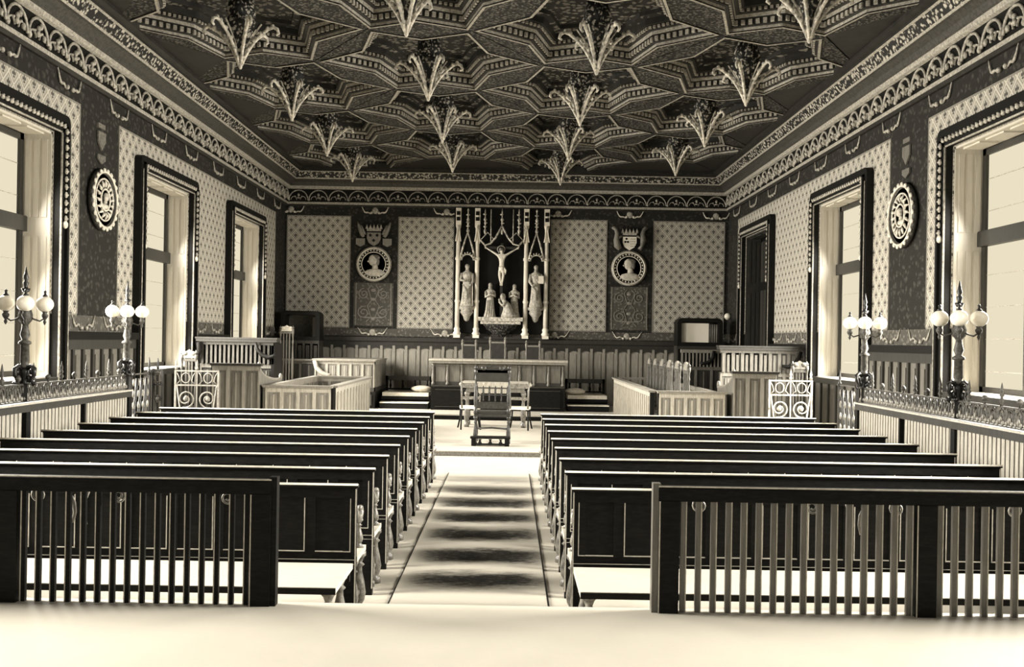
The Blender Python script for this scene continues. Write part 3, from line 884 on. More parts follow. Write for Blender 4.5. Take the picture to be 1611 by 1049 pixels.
# --- left tall desk front stepping down to the pen
xa = -5.05
t = thing('tall_bench_front', 'tall oak bench front with three panels and a scrolled end, beside the left pen', 'court bench', (0,0,0))
m = MB(); panel_wall(m,'x',16.55,xa,-4.24,L1,1.42,3,-1); m.build('front_panel', OAK, t)
m = MB(); m.box(xa-.04,xa,16.6,18.3,L1,1.42); m.build('side_panel', M['ink'], t)
m = MB(); cap(m,xa,-4.24,16.52,16.6,1.42); m.build('cap_rail', M['oakd'], t)
scroll_end('scroll_end', t, -4.28, 16.6, 1.44, 18.2, 1.12, .05, M['oak'], L1, M['oakl'])
# --- left jury box by the window
t = thing('jury_box', 'highest oak bench row with a slatted front under the two far left windows', 'court bench', (0,0,0))
m = MB(); panel_wall(m,'x',18.42,-5.85,-4.46,L1,1.40,5,-1); m.build('front_panel', DIM, t)
m = MB()
for k in range(17): m.box(-5.82+k*.083,-5.78+k*.083,18.36,18.42,1.40,1.80)
m.box(-5.85,-4.5,18.44,18.46,1.40,1.80,1); m.box(-5.85,-4.46,18.34,18.46,1.76,1.82)
m.build('balusters', [M['mid'], M['ink']], t)
m = MB(); cap(m,-5.85,-4.43,18.32,18.5,1.82,o=.05,h=.08); m.build('cap_rail', M['oakd'], t)
m = MB(); m.box(-4.50,-4.44,18.36,19.0,L1,1.8); m.build('side_panel', M['ink'], t)
m = MB(); m.tube([(-4.78,18.28,1.80),(-4.74,18.28,1.68),(-4.66,18.28,1.58),(-4.54,18.28,1.53),(-4.44,18.28,1.55),(-4.40,18.28,1.60)], [.03,.035,.04,.045,.04,.03], 8)
m.build('scroll_bracket', M['ink'], t)
MB().tube([(-5.86,18.3,1.80),(-5.84,18.3,1.62),(-5.88,18.3,1.5)], [.05,.04,.03], 8).build('end_bracket', M['ink'], t)
# --- left press box by the far wall
def far_box(x0, x1, label, sgn):
    t = thing('clerk_desk', label, 'court bench', (0,0,0))
    m = MB(); panel_wall(m,'x',23.8,x0,x1,.62,1.36,5,-1); m.build('front_panel', OAK, t)
    xs = x1 if sgn > 0 else x0
    m = MB(); panel_wall(m,'y',xs,23.8,25.85,.62,1.36,9,sgn); m.build('side_panel', OAK, t)
    m = MB(); m.box(x0-.03,x1+.03,23.72,25.85,L2,.62,0); m.box(x0+.05,x1-.05,23.70,23.72,L2+.08,.55,1)
    m.build('plinth', [M['bench'],M['oakd']], t)
    m = MB(); cap(m,x0,x1,23.76,25.82,1.36,o=.04,h=.045); m.build('top', M['oakl'], t)
    return t
t = far_box(-4.76,-3.30,'oak clerk desk with a flat top against the far wall, left of the aisle',1)
m = MB(); m.tube([(-4.75,23.7,1.36),(-4.70,23.7,1.2),(-4.58,23.7,1.07),(-4.42,23.7,1.01),(-4.34,23.7,1.03)], [.05,.06,.06,.05,.03], 8); m.build('scroll_bracket', M['oakl'], t)
t = thing('recessed_bench_front', 'dim oak bench front between the left clerk desk and the hooded booth', 'court bench', (0,0,0))
m = MB(); panel_wall(m,'x',24.75,-5.75,-4.88,L2,1.33,2,-1,mi=(2,0,2)); m.build('front_panel', OAK, t)
m = MB(); cap(m,-5.75,-4.88,24.7,24.8,1.33); m.build('cap_rail', M['oakl'], t)

# --- booths in the two far corners
def booth(name, label, x0, x1, yf, z0, zt, bright):
    t = thing(name, label, 'booth' , (0,0,0))
    r = .13; w = .10; n = 5
    out = [(x0,z0)] + [(x0+r-r*cos(a), zt-r+r*sin(a)) for a in [PI/2*k/n for k in range(n+1)]] + [(x1-r+r*sin(a), zt-r+r*cos(a)) for a in [PI/2*k/n for k in range(n+1)]] + [(x1,z0)]
    cx, cz = (x0+x1)/2, (z0+zt)/2
    r2 = .06
    inn = [(x0+w,z0+w)] + [(x0+w+r2-r2*cos(a), zt-w-r2+r2*sin(a)) for a in [PI/2*k/n for k in range(n+1)]] + [(x1-w-r2+r2*sin(a), zt-w-r2+r2*cos(a)) for a in [PI/2*k/n for k in range(n+1)]] + [(x1-w,z0+w)]
    k = len(out); m = MB()
    for f,b in ((yf,yf+.04),):
        v = [(x,yf,z) for x,z in out]+[(x,yf,z) for x,z in inn]+[(x,yf+.55,z) for x,z in out]+[(x,yf+.55,z) for x,z in inn]
        fs = []
        for i in range(k):
            j = (i+1)%k
            fs += [(i,j,k+j,k+i),(2*k+i,i,j,2*k+j)[::1],(k+i,k+j,3*k+j,3*k+i)]
        m.add(v, fs, 0)
    m.build('frame', M['ink'], t)
    MB().box(x0+.02,x1-.02,yf+.50,yf+.54,z0+.02,zt-.05).build('back_board', M['drape'], t)
    m = MB(); m.box(x0,x1,yf+.02,yf+.55,L2,z0); panel_wall(m,'x',yf+.02,x0,x1,L2,z0,5,-1,mi=(0,0,0)); m.build('lower_body', M['oakd'], t)
    if bright:
        xm = W(1116, yf)
        MB().box(x0+w,xm,yf+.10,yf+.12,z0+w-.05,zt-w-.03).build('glass_panel', M['glass_reflection'], t)
        m = MB()
        for q in range(5): m.lathe([(.03,0),(.036,.3),(.03,zt-z0-w*2-.05)], (xm+.05+q*.055,yf+.14,z0+w), 8)
        m.build('curtain', M['oak'], t)
    else:
        m = MB(); m.box(x1-w-.16,x1-w-.02,yf+.40,yf+.44,z0+.02,zt-.15); m.build('inner_panel', M['oak'], t)
    return t
booth('hooded_booth','dark booth with a rounded top standing in the far left corner', W(436,24.6), W(498,24.6), 24.95, 1.84, 2.60, False)
booth('glazed_booth','dark framed booth with a glass panel coloured as a bright reflection in the far right corner', W(1069,24.6), W(1141,24.6), 24.9, 1.86, 2.58, True)
t = thing('wall_globe_light', 'small round glass globe on a bracket above the far right corner booth', 'wall lamp', (W(1144,25.8),25.8,2.66))
MB().ball((0,0,0), .09, 0, 14).build('globe', M['globe'], t)
MB().tube([(0,.09,0),(0,.2,0),(0,.39,-.02)], .015, 6).build('bracket', M['iron'], t)

# --- right pen
x0, x1 = 2.5, 3.74
t = thing('panelled_pen', 'pale low panelled pen holding a row of stalls, right of the aisle front', 'court enclosure', (0,0,0))
m = MB(); panel_wall(m,'x',16.84,x0+.1,x1,L1,1.06,5,-1); m.build('front_panel', PALE, t)
m = MB(); panel_wall(m,'y',x0,17.05,23.0,L1,1.06,22,-1,mi=(1,1,1)); m.build('side_panel', PALE, t)
m = MB(); panel_wall(m,'y',x1+.0,16.9,22,L1,1.06,10,-1); m.build('side_panel', OAK, t)
m = MB(); m.box(x0-.03,x0+.04,16.98,17.06,L1,1.08).box(x0+.08,x0+.13,16.84,16.9,L1,1.06).box(x0+.04,x0+.08,16.86,16.9,.55,.60,1); m.build('gate_post', [M['ink'],M['slat']], t)
m = MB(); cap(m,x0+.1,x1,16.80,16.87,1.06); cap(m,x0-.03,x0+.03,17.0,23.0,1.06); cap(m,x0,x1,22.98,23.03,1.06); m.build('cap_rail', M['oakl'], t)
t = thing('tall_bench_front', 'tall oak bench front with a scrolled end, beside the right pen', 'court bench', (0,0,0))
m = MB(); panel_wall(m,'x',16.8,3.87,4.62,L1,1.42,3,-1); m.build('front_panel', OAK, t)
m = MB(); m.box(4.62,4.66,16.85,18.4,L1,1.42); m.build('side_panel', M['oakd'], t)
m = MB(); cap(m,3.87,4.62,16.77,16.85,1.42); m.build('cap_rail', M['oakd'], t)
scroll_end('scroll_end', t, 3.90, 16.85, 1.44, 18.1, 1.12, .05, M['oak'], L1, M['oakl'])
t = thing('jury_box', 'highest oak bench row with open slats in front of the shuttered right window', 'court bench', (0,0,0))
m = MB(); panel_wall(m,'x',19.0,4.12,5.68,L1,1.38,5,-1); m.build('front_panel', OAK, t)
m = MB()
for k in range(9):
    m.box(4.15+k*.18,4.21+k*.18,18.94,19.0,1.38,1.80); m.box(4.24+k*.18,4.29+k*.18,18.95,18.99,1.38,1.72)
m.box(4.12,5.68,18.92,19.02,1.76,1.82); m.build('balusters', M['oak'], t)
m = MB(); cap(m,4.12,5.68,18.9,19.06,1.82,o=.05,h=.08); m.build('cap_rail', M['oakd'], t)
m = MB(); m.tube([(5.66,18.88,1.80),(5.62,18.88,1.68),(5.54,18.88,1.56),(5.4,18.88,1.50),(5.3,18.88,1.52)], [.03,.04,.045,.04,.03], 8)
m.build('scroll_bracket', M['ink'], t)
t = thing('recessed_bench_front', 'short slatted oak bench front under the glazed booth, left of the right jury box', 'court bench', (0,0,0))
m = MB(); panel_wall(m,'x',23.9,4.2,5.35,L2,1.36,3,-1,mi=(2,0,2)); m.build('front_panel', OAK, t)
m = MB()
for k in range(13): m.box(4.22+k*.088,4.255+k*.088,23.84,23.9,1.36,1.72)
m.box(4.2,5.35,23.92,23.94,1.36,1.78,1); m.box(4.2,5.35,23.82,23.94,1.70,1.78); m.build('balusters', [M['oakl'],M['ink']], t)
m = MB(); m.tube([(5.0,23.78,1.76),(4.98,23.78,1.6),(4.88,23.78,1.48),(4.74,23.78,1.44),(4.66,23.78,1.47)], [.04,.05,.05,.04,.03], 8); m.build('scroll_bracket', M['ink'], t)

# --- judges' desk
t = thing('judges_desk', 'long oak judges desk with a pale top and dark plinth before the carved altarpiece', 'desk', (0,0,0))
xa, xb = -1.86, 1.31
m = MB(); panel_wall(m,'x',23.8,xa,xb,.80,1.35,9,-1,fold=False)
for k in range(9):
    c = xa+(k+.5)*(xb-xa)/9; m.box(c-.12,c+.12,23.785,23.8,.9,1.26,0)
m.box(xa,xa+.05,23.8,24.6,.8,1.35).box(xb-.05,xb,23.8,24.6,.8,1.35); m.build('front_panel', [M['oak'],M['oak'],M['oakd']], t)
for k in range(10):
    x = xa+k*(xb-xa)/9; MB().lathe(turned(.82,1.34,.035), (x,23.76,0), 8).build('pilaster', M['oak'], t)
m = MB(); m.box(xa-.04,xb+.04,23.7,24.6,L2,.80,0)
for a,b in ((xa+.06,-.9),(-.8,.24),(.34,xb-.06)):
    m.box(a,b,23.68,23.7,.28,.72,0); m.box(a,b,23.672,23.68,.70,.715,1); m.box(a,b,23.672,23.68,.285,.30,1)
m.box(xa-.05,xb+.05,23.69,24.6,.78,.81,1); m.build('plinth', [M['bench'],M['oakd']], t)
m = MB(); m.box(xa-.07,xb+.08,23.62,24.7,1.35,1.41,1); m.box(xa-.10,xb+.11,23.58,24.75,1.41,1.455,0); m.build('desk_top', [M['slat'],M['oakl']], t)

# --- cushioned benches either side of the judges' desk
def side_bench(x0, x1, label, pill):
    t = thing('cushioned_bench', label, 'bench', (0,0,0))
    m = MB(); m.box(x0,x1,25.0,25.08,.86,.97,1); m.box(x0,x1,25.02,25.05,.62,.66,0)
    for k in range(4):
        x = x0+.12+k*(x1-x0-.24)/3; m.lathe(turned(.64,.87,.03), (x,25.03,0), 8)
    m.box(x0,x0+.06,25.0,25.08,L2,.97).box(x1-.06,x1,25.0,25.08,L2,.97); m.build('backrest', [M['bench'],M['oakd']], t)
    m = MB().box(x0,x1,24.2,25.0,.42,.50).box(x0,x1,24.28,25.0,L2,.42); m.build('seat', M['ink'], t)
    m = MB().box(x0+.02,x1-.02,24.2,24.98,.50,.59); m.build('seat_pad', M['cloth'], t)
    m = MB().box(x0,x1,23.85,24.2,L2,.345,0).box(x0,x1,23.83,24.2,.345,.37,1); m.build('footboard', [M['ink'],M['cloth']], t)
    p = MB().ball((0,0,0),(.27,.2,.085),0,14).build('bench_pillow', M['cloth'], None, (pill,24.5,.675))
    tag(p, 'plump pale pillow lying on the cushioned bench %s the judges desk' % ('left of' if pill < 0 else 'right of'), 'pillow')
side_bench(-3.17,-1.98,'low bench with a pale seat pad between the left clerk desk and the judges desk', -2.2)
side_bench(1.44,2.46,'low bench with a pale seat pad between the judges desk and the right pen', 1.66)

# ------------------------------------------------------------------ chairs
def tall_chair(name, label, loc, rz=0, w=.5, H=1.35, slats=5, crest=True, mat=None, edge=None, panel=None, zs=.45, d=.45, group=None, arcade=False):
    mat = mat or M['turned']; edge = edge or M['oakl']; h = w/2
    t = thing(name, label, 'chair', loc, rz, group)
    # the back is at local y = 0, the seat extends towards +y
    MB().box(-h,h,0,d,zs-.05,zs).box(-h+.02,h-.02,.03,d-.01,zs,zs+.05,1).build('seat', [mat,M['leather']], t)
    for sx in (-1,1):
        x = sx*(h-.025)
        MB().lathe(turned(zs,H,.032), (x,0,0), 8).lathe([(.02,H),(.035,H+.03),(.02,H+.05),(.004,H+.08)], (x,0,0), 8).build('back_post', mat, t)
        MB().lathe(turned(0,zs-.04,.034), (x,.0,0), 8).build('leg', mat, t)
        MB().lathe(turned(0,zs-.04,.034), (x,d-.03,0), 8).build('leg', mat, t)
    MB().tube([(-h,0,.12),(h,0,.12)], .018, 6).tube([(-h,0,.26),(0,0,.28),(h,0,.26)], .016, 6).tube([(-h+.03,0,.14),(-h+.03,d,.14)], .016, 6).tube([(h-.03,0,.14),(h-.03,d,.14)], .016, 6).build('stretcher', mat, t)
    b = MB()
    if arcade:
        b.box(-h+.04,h-.04,-.02,.02,H-.22,H-.01,1)
        b.box(-h+.04,h-.04,-.02,.02,zs+.10,zs+.22,0); b.box(-h+.04,h-.04,-.02,.02,.855,.875,0); b.box(-h+.04,h-.04,-.015,.015,.985,1.0,0)
        n = 5; ww = (w-.10)/n
        for k in range(n+1):
            c = -h+.05+k*ww
            b.lathe([(.010,.74),(.014,.77),(.008,.80),(.014,.87),(.009,.93),(.015,.99),(.010,1.02)], (c,0,0), 6)
        for k in range(n):
            c = -h+.05+(k+.5)*ww; r = ww*.40
            b.prism([(c-r,1.0),(c+r,1.0)]+[(c+r*cos(q),1.045+.055*sin(q)) for q in [PI*j/8 for j in range(9)]], lambda u,v,k_: (u,-.012+.02*k_,v), 2)  # pale fills standing in for the light behind the arcade
            b.prism([(c-r*.8,.895),(c+r*.8,.895),(c+r*.8,.975),(c-r*.8,.975)], lambda u,v,k_: (u,-.008+.014*k_,v), 2)
    elif panel:
        b.box(-h+.05,h-.05,-.015,.015,zs+.2,H-.08,1); 
        for z in (zs+.18,H-.1): b.box(-h+.03,h-.03,-.02,.02,z,z+.04,0)
    else:
        n = slats
        for k in range(n):
            c = -h+.07+(k+.5)*(w-.14)/n; b.box(c-.016,c+.016,-.01,.012,zs+.12,H-.1,0)
        for z in (zs+.10,H-.12): b.box(-h+.03,h-.03,-.018,.018,z,z+.05,0)
    b.build('backrest', [mat, M['leather'], M['slat']], t)
    if crest:
        c = MB(); c.prism([(-h+.04,H-.06),(h-.04,H-.06),(h-.06,H+.01),(h*.4,H+.05),(0,H+.09),(-h*.4,H+.05),(-h+.06,H+.01)], lambda u,v,k: (u,-.02+.04*k,v))
        for x in (-h*.5,h*.5): c.ball((x,-.02,H+.02), (.05,.02,.04), 0, 8)
        c.build('crest', edge if not arcade else mat, t)
    return t
tall_chair('throne_chair','high-backed carved chair with arcaded back standing alone in the centre before the footstool', (W(776,17.35),17.35,L1), 0, w=.64, H=1.32, arcade=True, mat=M['chair'], zs=.52)
t = thing('footstool', 'low dark wooden footstool at the foot of the central carved chair', 'footstool', (W(774,16.95),16.98,L1))
MB().box(-.35,.35,-.12,.12,.13,.155).build('top', M['bench'], t)
for sx in (-1,1):
    MB().box(sx*.29-.04,sx*.29+.04,-.1,.1,0,.13).build('leg', M['bench'], t)
m = MB()
for k in range(3): m.lathe(turned(.02,.12,.03), (-.18+.18*k,-.09,0), 8)
m.box(-.3,.3,-.08,-.05,.02,.045).build('stretcher', M['ink'], t)
# table behind it
t = thing('court_table', 'carved table with a pale thick top and papers standing behind the central chair', 'table', (W(781,20.9),20.9,L1))
m = MB(); pts = [(-.72,-.40),(.72,-.40),(.72,.40),(-.72,.40)]
m.box(-.73,.73,-.40,.40,.86,.90).box(-.70,.70,-.37,.37,.90,.955); m.tube([(-.73,-.40,.905),(.73,-.40,.905)], .04, 8).tube([(-.73,-.4,.905),(-.73,.4,.905)],.04,8).tube([(.73,-.4,.905),(.73,.4,.905)],.04,8); m.build('table_top', M['slat'], t)
m = MB().box(-.62,.62,-.33,.33,.74,.86); m.build('apron', M['oak'], t)
for sx in (-1,1):
    for sy in (-1,1): MB().lathe(turned(0,.74,.05), (sx*.60,sy*.3,0), 10).build('leg', M['turned'], t)
MB().box(-.6,.6,-.03,.03,.12,.18).box(-.62,-.56,-.3,.3,.12,.18).box(.56,.62,-.3,.3,.12,.18).build('stretcher', M['bench'], t)
def side_chair(label, x, y, rz):
    t = thing('side_chair', label, 'chair', (x,y,L1), rz)
    MB().box(-.2,.2,-.2,.2,.42,.47).build('seat', M['cloth'], t)
    for sx in (-1,1):
        MB().tube([(sx*.18,.17,.44),(sx*.19,.19,.2),(sx*.23,.23,0)], .018, 6).build('leg', M['bench'], t)
        MB().tube([(sx*.18,-.18,.44),(sx*.19,-.2,.2),(sx*.2,-.27,0)], .018, 6).build('leg', M['bench'], t)
    m = MB()
    for sx in (-1,1): m.tube([(sx*.18,-.19,.44),(sx*.19,-.21,.7),(sx*.2,-.27,.98)], .02, 6)
    m.box(-.19,.19,-.27,-.24,.86,.96).box(-.18,.18,-.23,-.20,.62,.68); m.build('backrest', M['turned'], t)
side_chair('small dark chair with splayed legs at the left front of the court table', W(741,20.2), 20.2, .12)
side_chair('small dark chair at the right front of the court table', W(820,20.2), 20.2, -.12)
bpy.context.view_layer.update()

thr = ['left','middle','right']
for i,(px_,w_,H_) in enumerate(((738,.40,1.66),(783,.44,1.74),(839,.40,1.66))):
    tall_chair('judge_armchair', '%s high-backed dark leather chair of three behind the judges desk' % thr[i], (W(px_,25.2),25.35,L2), PI, w=w_, H=H_, crest=False, mat=M['oakl'], panel=True, d=.42)
tall_chair('carved_chair','carved oak chair beside the left tall bench front, behind the pale iron gate', (W(301,17.3),17.2,L1), 0, w=.30, H=1.50, slats=3, edge=M['oakl'], mat=M['mid'])
tall_chair('carved_chair','carved oak chair beside the right tall bench front, behind the iron gate', (W(1256,17.3),17.2,L1), 0, w=.30, H=1.48, slats=3, edge=M['oak'], mat=M['mid'])
tall_chair('carved_chair','tall carved chair with a pale crest in front of the dark hooded booth', (W(451,24.3),24.3,L2), 0, w=.36, H=1.92, slats=3, mat=M['oak'], edge=M['gilt'], d=.35)
st = tall_chair('stall_chair','', (0,0,0), PI/2, w=.50, H=1.42, slats=4, mat=M['mid'], edge=M['oakl'], d=.42)
for i in range(6):
    lab = '%s slat-backed stall in the receding row inside the right pen' % ['nearest','second nearest','third nearest','fourth nearest','fifth nearest','farthest'][i]
    loc = (3.18, 17.45+.92*i, L1)
    if i == 0: st.location = loc; st['label'] = lab; st['group'] = 'stalls inside the right pen'
    else: dup(st, loc, PI/2, lab, 'stalls inside the right pen')
# ================================================================== ALTARPIECE
CX = -.25; YA = 26.05
t = thing('altarpiece', 'tall carved gothic altarpiece with four pale columns on the far wall', 'altarpiece', (0,0,0))
MB().box(-1.54,1.04,YB-.08,YB-.051,2.1,5.46).build('back_board', M['ink'], t)
cols = [W(718.5,26),W(748.5,26),W(825.5,26),W(857.5,26)]
for x in cols:
    m = MB()
    m.box(x-.085,x+.085,25.86,26.12,1.98,2.06); m.lathe([(.09,2.06),(.11,2.10),(.07,2.16),(.085,2.22),(.065,2.26)], (x,26.0,0), 12)
    m.lathe([(.060,2.26),(.060,2.92),(.075,2.94),(.075,2.98),(.058,3.0),(.056,4.05),(.075,4.07),(.075,4.12),(.055,4.15),(.052,4.9),(.07,4.95),(.075,5.0)], (x,26.0,0), 12)
    m.box(x-.07,x+.07,25.92,26.1,5.0,5.44)
    for z in (5.1,5.25): m.box(x-.05,x+.05,25.90,25.92,z,z+.10,1)
    m.ball((x,25.93,5.22),(.05,.03,.06),0,8)
    for g in (-1,1): m.tube([(x+g*.07,25.93,4.55),(x+g*.03,25.92,4.8),(x,25.92,4.98)], .016, 5)
    m.build('column', [M['stone'],M['ink']], t)
# side niches: gable, canopy, corbel
for a,b in ((cols[0],cols[1]),(cols[2],cols[3])):
    c = (a+b)/2; m = MB()
    for g in (-1,1): m.tube([(c+g*.20,25.95,4.10),(c+g*.13,25.93,4.38),(c,25.9,4.80)], [.025,.028,.02], 6)
    m.lathe([(.02,4.78),(.045,4.84),(.02,4.9),(.03,5.1),(.045,5.13),(.02,5.18),(.015,5.35),(.03,5.38),(.004,5.44)], (c,25.95,0), 8)
    for z in (4.96,5.06,5.26): m.ball((c,25.93,z),(.055,.03,.022),0,6)
    m.tube([(c+.16*cos(k*PI/8),25.92,4.05+.16*sin(k*PI/8)) for k in range(9)], .022, 6)
    for k in range(9): m.ball((c+.185*cos(k*PI/8),25.9,4.06+.19*sin(k*PI/8)), .022, 0, 5)
    m.build('gabled_canopy', M['arm'], t)
    m = MB(); m.lathe([(.02,2.42),(.06,2.46),(.09,2.56),(.16,2.66),(.14,2.72),(.19,2.76),(.19,2.82)], (c,25.98,0), 12, sy=.7, mod=lambda an,i: 1+.1*cos(8*an))
    m.build('statue_corbel', M['giltd'], t)
# centre bay tracery
a, b = cols[1]+.06, cols[2]-.06; m = MB(); w_ = (b-a)
m.tube([(a,25.95,4.62),(a+w_*.12,25.93,4.46),(a+w_*.24,25.93,4.50),(a+w_*.36,25.93,4.66),(a+w_*.5,25.9,4.98)], .026, 6)
m.tube([(b,25.95,4.62),(b-w_*.12,25.93,4.46),(b-w_*.24,25.93,4.50),(b-w_*.36,25.93,4.66),(b-w_*.5,25.9,4.98)], .026, 6)
for f in (0,.25,.75,1):
    m.tube([(a+w_*f,25.94,4.5),(a+w_*f,25.94,5.42)], .016, 5)
for f in (.12,.5,.88):
    m.lathe([(.02,4.75),(.04,4.85),(.015,4.9),(.022,5.1),(.05,5.14),(.015,5.2),(.018,5.36),(.004,5.44)], (a+w_*f,25.94,0), 8)
    for z in (4.95,5.05,5.28): m.ball((a+w_*f+.02*sin(z*40),25.92,z),(.05,.03,.025),0,6)
for f in (.18,.82):
    m.tube([(a+w_*(f-.14),25.94,4.62),(a+w_*f,25.94,4.80),(a+w_*(f+.14),25.94,4.62)], .015, 5)
m.build('gothic_tracery', M['arm'], t)
m = MB(); m.box(a-.0,b+.0,25.80,26.12,2.44,2.54); m.box(a+.06,b-.06,25.86,26.12,2.36,2.44)
m.build('centre_shelf', M['arm'], t)
c = (a+b)/2; m = MB(); m.lathe([(.06,2.02),(.20,2.08),(.22,2.14),(.36,2.22),(.40,2.30),(.46,2.36)], (c,26.0,0), 16, sy=.38, mod=lambda an,i: 1+.06*cos(10*an)); m.build('centre_corbel', M['carvef'], t)
MB().box(-1.56,1.06,25.96,26.14,1.96,2.02).build('plinth_rail', M['oakd'], t)

# ------------------------------------------------------------------ carved figures
def robe(mb, x, y, z, h, w=1.0, lean=0, folds=7, m=0):
    prof = [(0,.155),(.05,.15),(.18,.125),(.35,.115),(.50,.105),(.60,.095),(.68,.105),(.76,.115),(.80,.10),(.835,.05),(.86,.036),(.875,.036)]
    n = 18; k = len(prof); vs = []
    for i,(f,r) in enumerate(prof):
        am = .13*max(0,1-f/.7)
        for j in range(n):
            a_ = 2*PI*j/n; q = r*h*(1+am*cos(folds*a_+f*4))*w
            vs.append((x+q*cos(a_)*(1.0 if f < .7 else 1.15)+lean*h*f, y+q*sin(a_)*.72, z+f*h))
    fs = [(i*n+j,i*n+(j+1)%n,(i+1)*n+(j+1)%n,(i+1)*n+j) for i in range(k-1) for j in range(n)]+[tuple(range(n-1,-1,-1))]
    mb.add(vs, fs, m, True)
    hx = x+lean*h*.95
    mb.ball((hx,y-.01*h,z+.935*h), (.047*h,.055*h,.065*h), m, 10)
    mb.ball((hx,y-.06*h,z+.93*h), (.008*h,.014*h,.014*h), m, 5)
def arm_(mb, pts, r, m=0): mb.tube(pts, [r*1.15,r,r*.75]+[r*.6]*(len(pts)-3), 7, m)
def hand(mb, p, r, m=0, d=(0,0,1)):
    mb.ball(p, (r*.7,r*.45,r), m, 6)
    for k in range(4): mb.tube([(p[0]+(k-1.5)*r*.35,p[1],p[2]),(p[0]+(k-1.5)*r*.42+d[0]*r*1.5,p[1]-r*.2,p[2]+d[2]*r*(1.9-.15*abs(k-1.5)))], r*.16, 4, m)
    mb.tube([(p[0]-r*.6,p[1],p[2]-r*.3),(p[0]-r*1.1,p[1]-r*.2,p[2]+r*.4)], r*.18, 4, m)
def saint(label, x, hold):
    m = MB(); z = 2.82; h = 1.12; y = 25.93
    robe(m, x, y, z, h)
    s_ = 1 if hold else -1
    arm_(m, [(x+s_*.13,y,z+.78*h),(x+s_*.17,y-.05,z+.62*h),(x+s_*.07,y-.13,z+.60*h),(x+s_*.04,y-.14,z+.62*h)], .042)
    arm_(m, [(x-s_*.13,y,z+.78*h),(x-s_*.165,y-.04,z+.60*h),(x-s_*.09,y-.13,z+.50*h),(x-s_*.05,y-.14,z+.5*h)], .042)
    hand(m, (x+s_*.03,y-.15,z+.64*h), .03); hand(m, (x-s_*.05,y-.15,z+.52*h), .03)
    for k in range(5):   # mantle folds across the front
        m.tube([(x-.12+.03*k,y-.075-.01*k,z+(.52-.03*k)*h),(x+.0,y-.115,z+(.36-.05*k)*h),(x+.11,y-.08,z+(.46-.04*k)*h)], .012, 5)
        m.tube([(x-.10+.05*k,y-.085,z+.02*h),(x-.08+.04*k,y-.075,z+.34*h)], .013, 5)
    o = m.build('saint_statue', M['figure']); tag(o, label, 'statue')
    hr = MB(); hr.ball((x,y+.02,z+.95*h), (.062,.055,.07), 0, 10); hr.lathe([(.055,z+.80*h),(.05,z+.9*h)], (x,y+.03,0), 10)
    if hold: hr.ball((x,y-.045,z+.875*h), (.035,.03,.055), 0, 8)
    hr.build('hair', M['giltd'], o)
    if hold: MB().box(x+.06,x+.20,y-.17,y-.14,z+.56*h,z+.74*h).build('tablet', M['stone'], o)
    else: MB().tube([(x+.16,y-.1,z+.02),(x+.15,y-.1,z+.7*h)], .014, 6).build('staff', M['gilt'], o)
saint('robed stone figure on a corbel in the left niche of the altarpiece', (cols[0]+cols[1])/2, False)
saint('bearded robed stone figure holding a tablet in the right niche of the altarpiece', (cols[2]+cols[3])/2, True)

# crucified figure: one continuous skinned body
def skinned(name, joints, edges, mat, parent=None, sub=2):
    me = bpy.data.meshes.new(name); me.from_pydata([j[0] for j in joints], edges, []); o = bpy.data.objects.new(name, me); C.objects.link(o)
    md = o.modifiers.new('skin','SKIN')
    for i,j in enumerate(joints):
        me.skin_vertices[0].data[i].radius = (j[1], j[1]*.85); me.skin_vertices[0].data[i].use_root = (i == 0)
    o.modifiers.new('sub','SUBSURF').levels = sub; o.modifiers['sub'].render_levels = sub
    me.materials.append(mat)
    if parent: o.parent = parent
    return o
X_, Y_, Z_ = CX, 25.90, 3.40
J = lambda x,y,z,r: ((X_+x, Y_+y, Z_+z), r)
joints = [J(0,0,.46,.070), J(0,-.01,.56,.058), J(0,-.01,.68,.080), J(0,0,.78,.075), J(.0,-.01,.84,.032), J(-.02,-.03,.93,.056),
 J(-.10,0,.79,.042), J(-.24,.02,.88,.030), J(-.38,.04,.965,.021), J(-.42,.04,.985,.022),
 J(.10,0,.79,.042), J(.24,.02,.88,.030), J(.38,.04,.965,.021), J(.42,.04,.985,.022),
 J(-.045,0,.40,.055), J(-.055,-.05,.24,.043), J(-.02,.0,.06,.028), J(-.02,-.05,-.02,.022),
 J(.045,0,.40,.055), J(.05,-.06,.24,.043), J(.02,.0,.06,.028), J(.02,-.06,-.02,.022)]
E = [(0,1),(1,2),(2,3),(3,4),(4,5),(3,6),(6,7),(7,8),(8,9),(3,10),(10,11),(11,12),(12,13),(0,14),(14,15),(15,16),(16,17),(0,18),(18,19),(19,20),(20,21)]
body_ = skinned('crucified_figure', joints, E, M['skin'])
tag(body_, 'pale carved figure with outstretched arms on the cross in the centre of the altarpiece', 'statue')
m = MB(); m.lathe([(.07,.33),(.085,.40),(.082,.47),(.07,.50)], (X_,Y_,Z_), 14, sy=.85, mod=lambda an,i: 1+.08*cos(9*an)); m.tube([(X_+.07,Y_-.03,Z_+.46),(X_+.11,Y_-.04,Z_+.38),(X_+.10,Y_-.04,Z_+.28)], [.02,.03,.012], 6)
m.build('loincloth', M['stone'], body_)
m = MB(); m.ball((X_-.02,Y_+.0,Z_+.95), (.065,.05,.065), 0, 10); m.tube([(X_-.07,Y_-.01,Z_+.93),(X_-.075,Y_,Z_+.84)], .022, 6); m.tube([(X_+.04,Y_,Z_+.93),(X_+.045,Y_,Z_+.85)], .02, 6); m.build('hair', M['turned'], body_)
m = MB(); m.tube([(X_-.02+.10*cos(k*PI/8),Y_+.03,Z_+.95+.10*sin(k*PI/8)) for k in range(16)], .009, 5, closed=True); m.build('halo', M['gilt'], body_)
